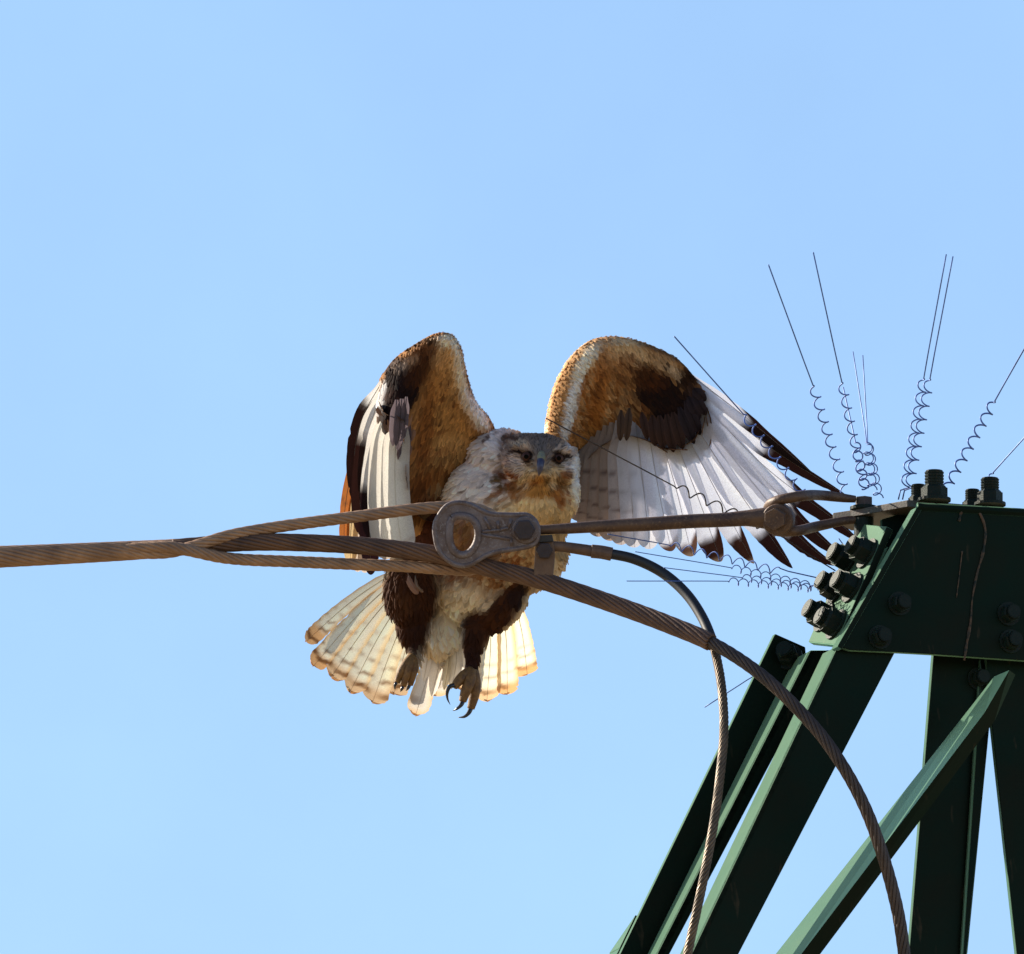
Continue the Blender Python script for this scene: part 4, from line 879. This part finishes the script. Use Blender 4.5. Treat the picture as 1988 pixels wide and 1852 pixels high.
sec = [([(1232, 808, .080), (1250, 955, .078), (1262, 1066, .074)], .93), ([(1216, 812, .083), (1226, 955, .081), (1232, 1063, .077)], .94), ([(1202, 816, .086), (1205, 955, .085), (1206, 1058, .081)], .94),
       ([(1190, 820, .090), (1187, 952, .090), (1184, 1050, .086)], .94), ([(1178, 826, .095), (1168, 948, .095), (1160, 1042, .092)], .94), ([(1166, 836, .10), (1152, 945, .10), (1140, 1030, .098)], .95), ([(1154, 848, .106), (1136, 940, .108), (1122, 1012, .106)], .95), ([(1142, 862, .112), (1122, 935, .116), (1106, 1000, .116)], .96)]
for i, (p, td) in enumerate(sec):
    cW = np.array((.76, .75, .80)); cT = np.array((.50, .38, .31)); k = sstep(0.5, 3.2, i)
    bars = [(b, .018, .75*min(1, .25+k)) for b in (.42, .56, .70, .83)]
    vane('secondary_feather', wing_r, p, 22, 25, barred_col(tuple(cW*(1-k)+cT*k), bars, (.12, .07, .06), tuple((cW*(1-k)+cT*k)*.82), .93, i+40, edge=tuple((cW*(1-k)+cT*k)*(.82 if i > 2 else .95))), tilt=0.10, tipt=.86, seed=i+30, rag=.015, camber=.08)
# long under coverts that can be told apart along the hand
gc = [([(1336, 770), (1358, 815)], 11, 'd'), ([(1330, 778), (1360, 845)], 11, 'd'), ([(1318, 790), (1348, 862)], 11, 'd'), ([(1306, 800), (1326, 872)], 12, 'b'), ([(1294, 804), (1308, 878)], 12, 'b'), ([(1280, 806), (1288, 872)], 12, 'b'), ([(1266, 806), (1272, 866)], 11, 'b'),
      ([(1246, 800), (1257, 854)], 8, 'b'), ([(1222, 792), (1216, 856)], 8, 'g'), ([(1206, 796), (1204, 856)], 8, 'g'), ([(1344, 752), (1371, 778)], 10, 'd'), ([(1346, 764), (1371, 806)], 10, 'd')]
for i, (p, wd, kd) in enumerate(gc):
    (a0, b0), (a1, b1) = p; dd = .048
    c_ = {'d': (.050, .030, .032), 'b': (.085, .040, .028), 'g': (.12, .07, .045)}[kd]
    vane('covert_feather', wing_r, [(a0, b0, dd+.006), ((a0+a1)/2, (b0+b1)/2, dd), (a1, b1, dd+.004)], wd, wd, barred_col(c_, [], c_, tuple(np.array(c_)*.8), .9, i+80, edge=tuple(np.array(c_)*1.6)), tilt=.05, tipt=.62, seed=i+80, rows=18, hcols=3, rag=.05, shaft=None, square=1.6, camber=.08)

# left-hand wing in view
lw_under = [
    (878, 716, 26, 60, 8, (.62, .42, .22), .5, .95), (852, 692, 24, 22, 0, (.56, .36, .19), .5, .9), (866, 664, 28, 12, 0, (.78, .68, .55), .5, .9), (894, 730, 10, 80, -10, (.78, .66, .52), .45, .95), (925, 800, 15, 44, -28, (.82, .74, .70), .45, 1),
    (850, 780, 24, 80, 12, (.46, .23, .075), .5, .8), (868, 840, 44, 60, 5, (.52, .29, .11), .5, .85), (880, 880, 40, 30, 0, (.60, .38, .17), .5, .8), (826, 830, 16, 80, 6, (.30, .125, .036), .5, .8), (845, 880, 44, 14, -10, RUST, .5, .6, .6), (850, 925, 60, 16, -14, (.34, .14, .04), .5, .8, .8), (852, 962, 54, 14, -24, (.62, .43, .24), .5, .8, .8), (815, 965, 24, 40, 0, (.24, .09, .028), .5, .8), (905, 875, 22, 14, 0, (.56, .34, .15), .5, .6), (830, 985, 40, 8, -20, (.20, .075, .024), .5, .8), (846, 900, 46, 5, -12, (.16, .06, .02), .5, .6, .6), (870, 770, 22, 3, -14, (.16, .06, .02), .5, .7, .6), (872, 790, 26, 3, -14, (.18, .07, .02), .5, .7, .6), (866, 815, 28, 3, -12, (.16, .06, .02), .5, .7, .6), (874, 745, 18, 3, -14, (.18, .07, .02), .5, .7, .6), (862, 838, 30, 3, -12, (.20, .08, .03), .5, .6, .6),
    (785, 855, 14, 44, 4, (.17, .135, .15), .3, 1), (780, 752, 36, 58, 14, DARK, .12, 1), (757, 806, 24, 30, 0, DARK, .2, 1), (744, 790, 10, 16, 0, DARK, .3, .8), (820, 690, 34, 18, -38, (.16, .07, .035), .4, .9), (812, 720, 24, 36, 30, CHOC, .4, .9), (765, 715, 16, 26, 30, DARK, .3, .9), (795, 702, 18, 12, -32, (.36, .23, .15), .4, .95), (776, 712, 14, 12, -30, (.34, .26, .21), .4, .8), (806, 668, 36, 5, -25, DARK, .4, .7), (840, 664, 12, 6, -20, DARK, .4, .7),
    (740, 770, 8, 30, 10, WHITE, .4, .9), (758, 780, 14, 26, 0, (.075, .03, .02), .4, .9)]
lw_upper = [(860, 680, 50, 60, 0, (.70, .58, .45), .5, .9)]
def paint_lw(U, V, Dp, up):
    a_ = paint(U, V, (.42, .22, .085), lw_under, 4, .05, .22); b_ = paint(U, V, (.24, .14, .085), lw_upper, 4, .06, .3)
    return np.where(np.asarray(up)[:, None], b_, a_*1.12)
lw_st = [((958, 850, .11), (958, 846, .155), (905, 990, .175), .02), ((944, 826, .095), (944, 820, .145), (872, 1012, .165), .04), ((920, 798, .075), (921, 793, .125), (840, 1012, .150), .05), ((906, 762, .056), (907, 757, .105), (814, 1000, .135), .05),
         ((897, 724, .040), (898, 719, .085), (798, 970, .115), .046), ((889, 688, .028), (890, 682, .07), (789, 915, .09), .04), ((872, 662, .022), (872, 656, .058), (785, 855, .066), .03), ((846, 658, .026), (844, 653, .055), (782, 815, .050), .02),
         ((806, 678, .044), (802, 674, .068), (768, 806, .046), .01), ((766, 706, .070), (762, 702, .090), (750, 802, .056), .004), ((740, 740, .090), (736, 737, .104), (737, 782, .080), .002)]
wing_l = wing_shell('wing', lw_st, paint_lw, wspace, 22, -1, None)
WL = (.90, .87, .82)
lprim = [([(741, 742, .098), (703, 812, .118), (688, 890, .126), (696, 985, .128)], 14, 17, .20, (.020, .008, .007)),
         ([(744, 750, .090), (716, 838, .108), (700, 940, .117), (702, 1040, .119)], 18, 19, .38, (.030, .011, .009)),
         ([(750, 760, .080), (731, 866, .097), (718, 970, .107), (720, 1116, .110)], 22, 21, .57, (.020, .007, .009))]
for i, (p, a_, b_, td, dk) in enumerate(lprim):
    vane('primary_feather', wing_l, p, a_, b_, primary_col(td, dk, i+50, 0, WL, .05), tilt=0.10, tipt=.82, emarg=.1, seed=i+50, rag=.02, camber=.06)
lwh = [([(755, 768, .072), (742, 880, .090), (738, 980, .098), (750, 1086, .104)], 30, 25), ([(766, 775, .060), (757, 880, .076), (756, 980, .083), (768, 1082, .089)], 31, 25), ([(776, 780, .050), (767, 880, .063), (769, 980, .070), (783, 1076, .076)], 29, 24)]
for i, (p, a_, b_) in enumerate(lwh):
    vane('primary_feather', wing_l, p, a_, b_, barred_col((.90, .88, .82), [(.93, .02, .35)], (.4, .3, .26), (.66, .56, .48), .95, i+60, edge=(.70, .66, .62)), tilt=0.05, tipt=.88, seed=i+60, rag=.015, camber=.03)
# rufous and pale outer secondaries that show behind the dark hand
for i, (p, a_, b_, c_) in enumerate([([(735, 800, .150), (688, 900, .165), (670, 985, .17), (668, 1065, .172)], 11, 10, (.40, .15, .045)), ([(740, 820, .154), (700, 930, .170), (682, 1020, .176), (680, 1095, .178)], 15, 14, (.56, .42, .24)), ([(745, 830, .158), (715, 950, .172), (698, 1040, .18), (694, 1110, .182)], 17, 15, (.62, .50, .40)), ([(752, 840, .160), (728, 960, .174), (712, 1040, .182), (708, 1112, .184)], 17, 15, (.60, .50, .42))]):
    vane('secondary_feather', wing_l, p, a_, b_, barred_col(c_, [(.5, .02, .4), (.66, .02, .5)], (.12, .06, .04), tuple(np.array(c_)*1.15), .93, i+70), tilt=0.2, tipt=.86, seed=i+70, rag=.02, camber=.05)
for i, (p, wd) in enumerate([([(880, 950, .16), (862, 1010, .172), (842, 1078, .18)], 26), ([(862, 950, .158), (842, 1010, .168), (822, 1076, .176)], 26), ([(842, 940, .152), (822, 1005, .162), (806, 1070, .17)], 24)]):
    vane('secondary_feather', wing_l, p, wd, wd, barred_col((.15, .05, .024), [(.6, .03, .5), (.8, .03, .5)], (.06, .022, .012), (.11, .038, .018), .95, i+75), tipt=.8, seed=i+75, rag=.03, camber=.08, shaft=None)
for i, (p, wd) in enumerate([([(770, 776), (763, 866)], 11), ([(780, 774), (772, 874)], 12), ([(789, 770), (783, 852)], 8)]):
    (a0, b0), (a1, b1) = p; c_ = (.17, .135, .15); dd = .020
    vane('covert_feather', wing_l, [(a0, b0, dd-.004), ((a0+a1)/2, (b0+b1)/2, dd), (a1, b1, dd+.008)], wd, wd, barred_col(c_, [], c_, tuple(np.array(c_)*.7), .86, i+90, edge=tuple(np.array(c_)*1.3)), tilt=.25, tipt=.6, seed=i+90, rows=20, hcols=3, rag=.02, shaft=None, square=1.6, camber=.05)

# ---- tail
TC = (.93, .86, .68); tb = (845, 1150, .225)
tips = [((592, 1247), .335, 15, 14), ((606, 1296), .331, 17, 16), ((642, 1316), .327, 19, 17), ((678, 1346), .323, 21, 19), ((722, 1367), .318, 21, 21), ((764, 1350), .314, 20, 20), ((806, 1391), .300, 19, 18), ((846, 1352), .312, 18, 17), ((893, 1340), .316, 19, 19), ((945, 1363), .320, 21, 20), ((985, 1350), .325, 18, 18), ((1024, 1311), .330, 18, 17)]
for i, ((u, v), d, a_, b_) in enumerate(tips):
    bu_ = 790+i*14.0 if i < 7 else 880+(i-7)*18; bv_ = 1085 if i not in (6, 7) else 1180
    if i >= 8: bu_ = 930+(i-8)*20; bv_ = 1140
    if i < 6: bu_ = 782+i*12; bv_ = 1098+i*4
    mid = ((bu_+u)/2+(-6 if i < 6 else 5)*(1 if abs(i-6.5) > 1 else 0), (bv_+v)/2-4, (.215+d)/2-.004)
    edge_i = i in (0, 1, 10, 11)
    bars = [(.945-.02*(i % 2), .028, .95), (.83+.012*(i % 3), .020, .75), (.74-.01*(i % 2), .015, .6), (.65, .012, .4), (.55, .010, .25)]
    if i >= 8: bars = [(.93, .03, .7), (.80, .018, .45), (.70, .012, .3)]
    if i in (6, 7): bars = [(.88, .05, .45)]
    vane('tail_feather', bird, [(bu_, bv_, .20), mid, (u, v, d)], a_*1.42, b_*1.42, barred_col(TC if i not in (6, 7) else (.74, .68, .60), bars, (.22, .10, .038), (.80, .56, .34) if not edge_i else (.78, .46, .22), (.90 if i else .84) if i not in (6, 7) else .96, i+120, edge=(.72, .56, .36) if not edge_i else (.74, .46, .20)), tilt=-.14 if i < 6 else .14, tipt=.90+.03*(i % 3)-.02, seed=i+120, rag=.10, square=2.0+.5*(i % 3), camber=.05, widen=.55, notch=.05)
# white under tail coverts
for i, (p, a_, c_) in enumerate([([(842, 1215, .20), (832, 1270, .225), (822, 1322, .245)], 17, (.84, .80, .76)), ([(858, 1225, .20), (852, 1290, .225), (838, 1352, .25)], 17, (.82, .78, .74)), ([(868, 1225, .195), (872, 1280, .22), (862, 1340, .245)], 13, (.74, .68, .56)), ([(880, 1230, .195), (886, 1280, .22), (876, 1338, .245)], 15, (.82, .79, .75)), ([(892, 1235, .20), (904, 1280, .225), (902, 1330, .25)], 15, (.84, .81, .79)), ([(826, 1215, .205), (815, 1260, .235), (806, 1305, .255)], 14, (.66, .60, .54))]):
    vane('undertail_covert', bird, p, a_, a_, barred_col(c_, [], c_, c_, .97, i+140, edge=tuple(np.array(c_)*.9)), tilt=.05*(i-2), tipt=.62, seed=i+140, rag=.06, rows=24, hcols=3, square=1.4, camber=.25)
# loose pale feathers on the dark trouser
for i, p in enumerate([[(791, 1110, .112), (797, 1132, .100), (812, 1153, .098)], [(806, 1118, .108), (810, 1138, .096), (822, 1150, .098)]]):
    vane('loose_feather', bird, p, 6 if i == 0 else 3.5, 7 if i == 0 else 3.5, barred_col((.52, .27, .17) if i == 0 else (.34, .20, .12), [], TAWNY, (.42, .22, .14), .95, i+150), tipt=.8, seed=i+150, rows=16, hcols=3, camber=.5)
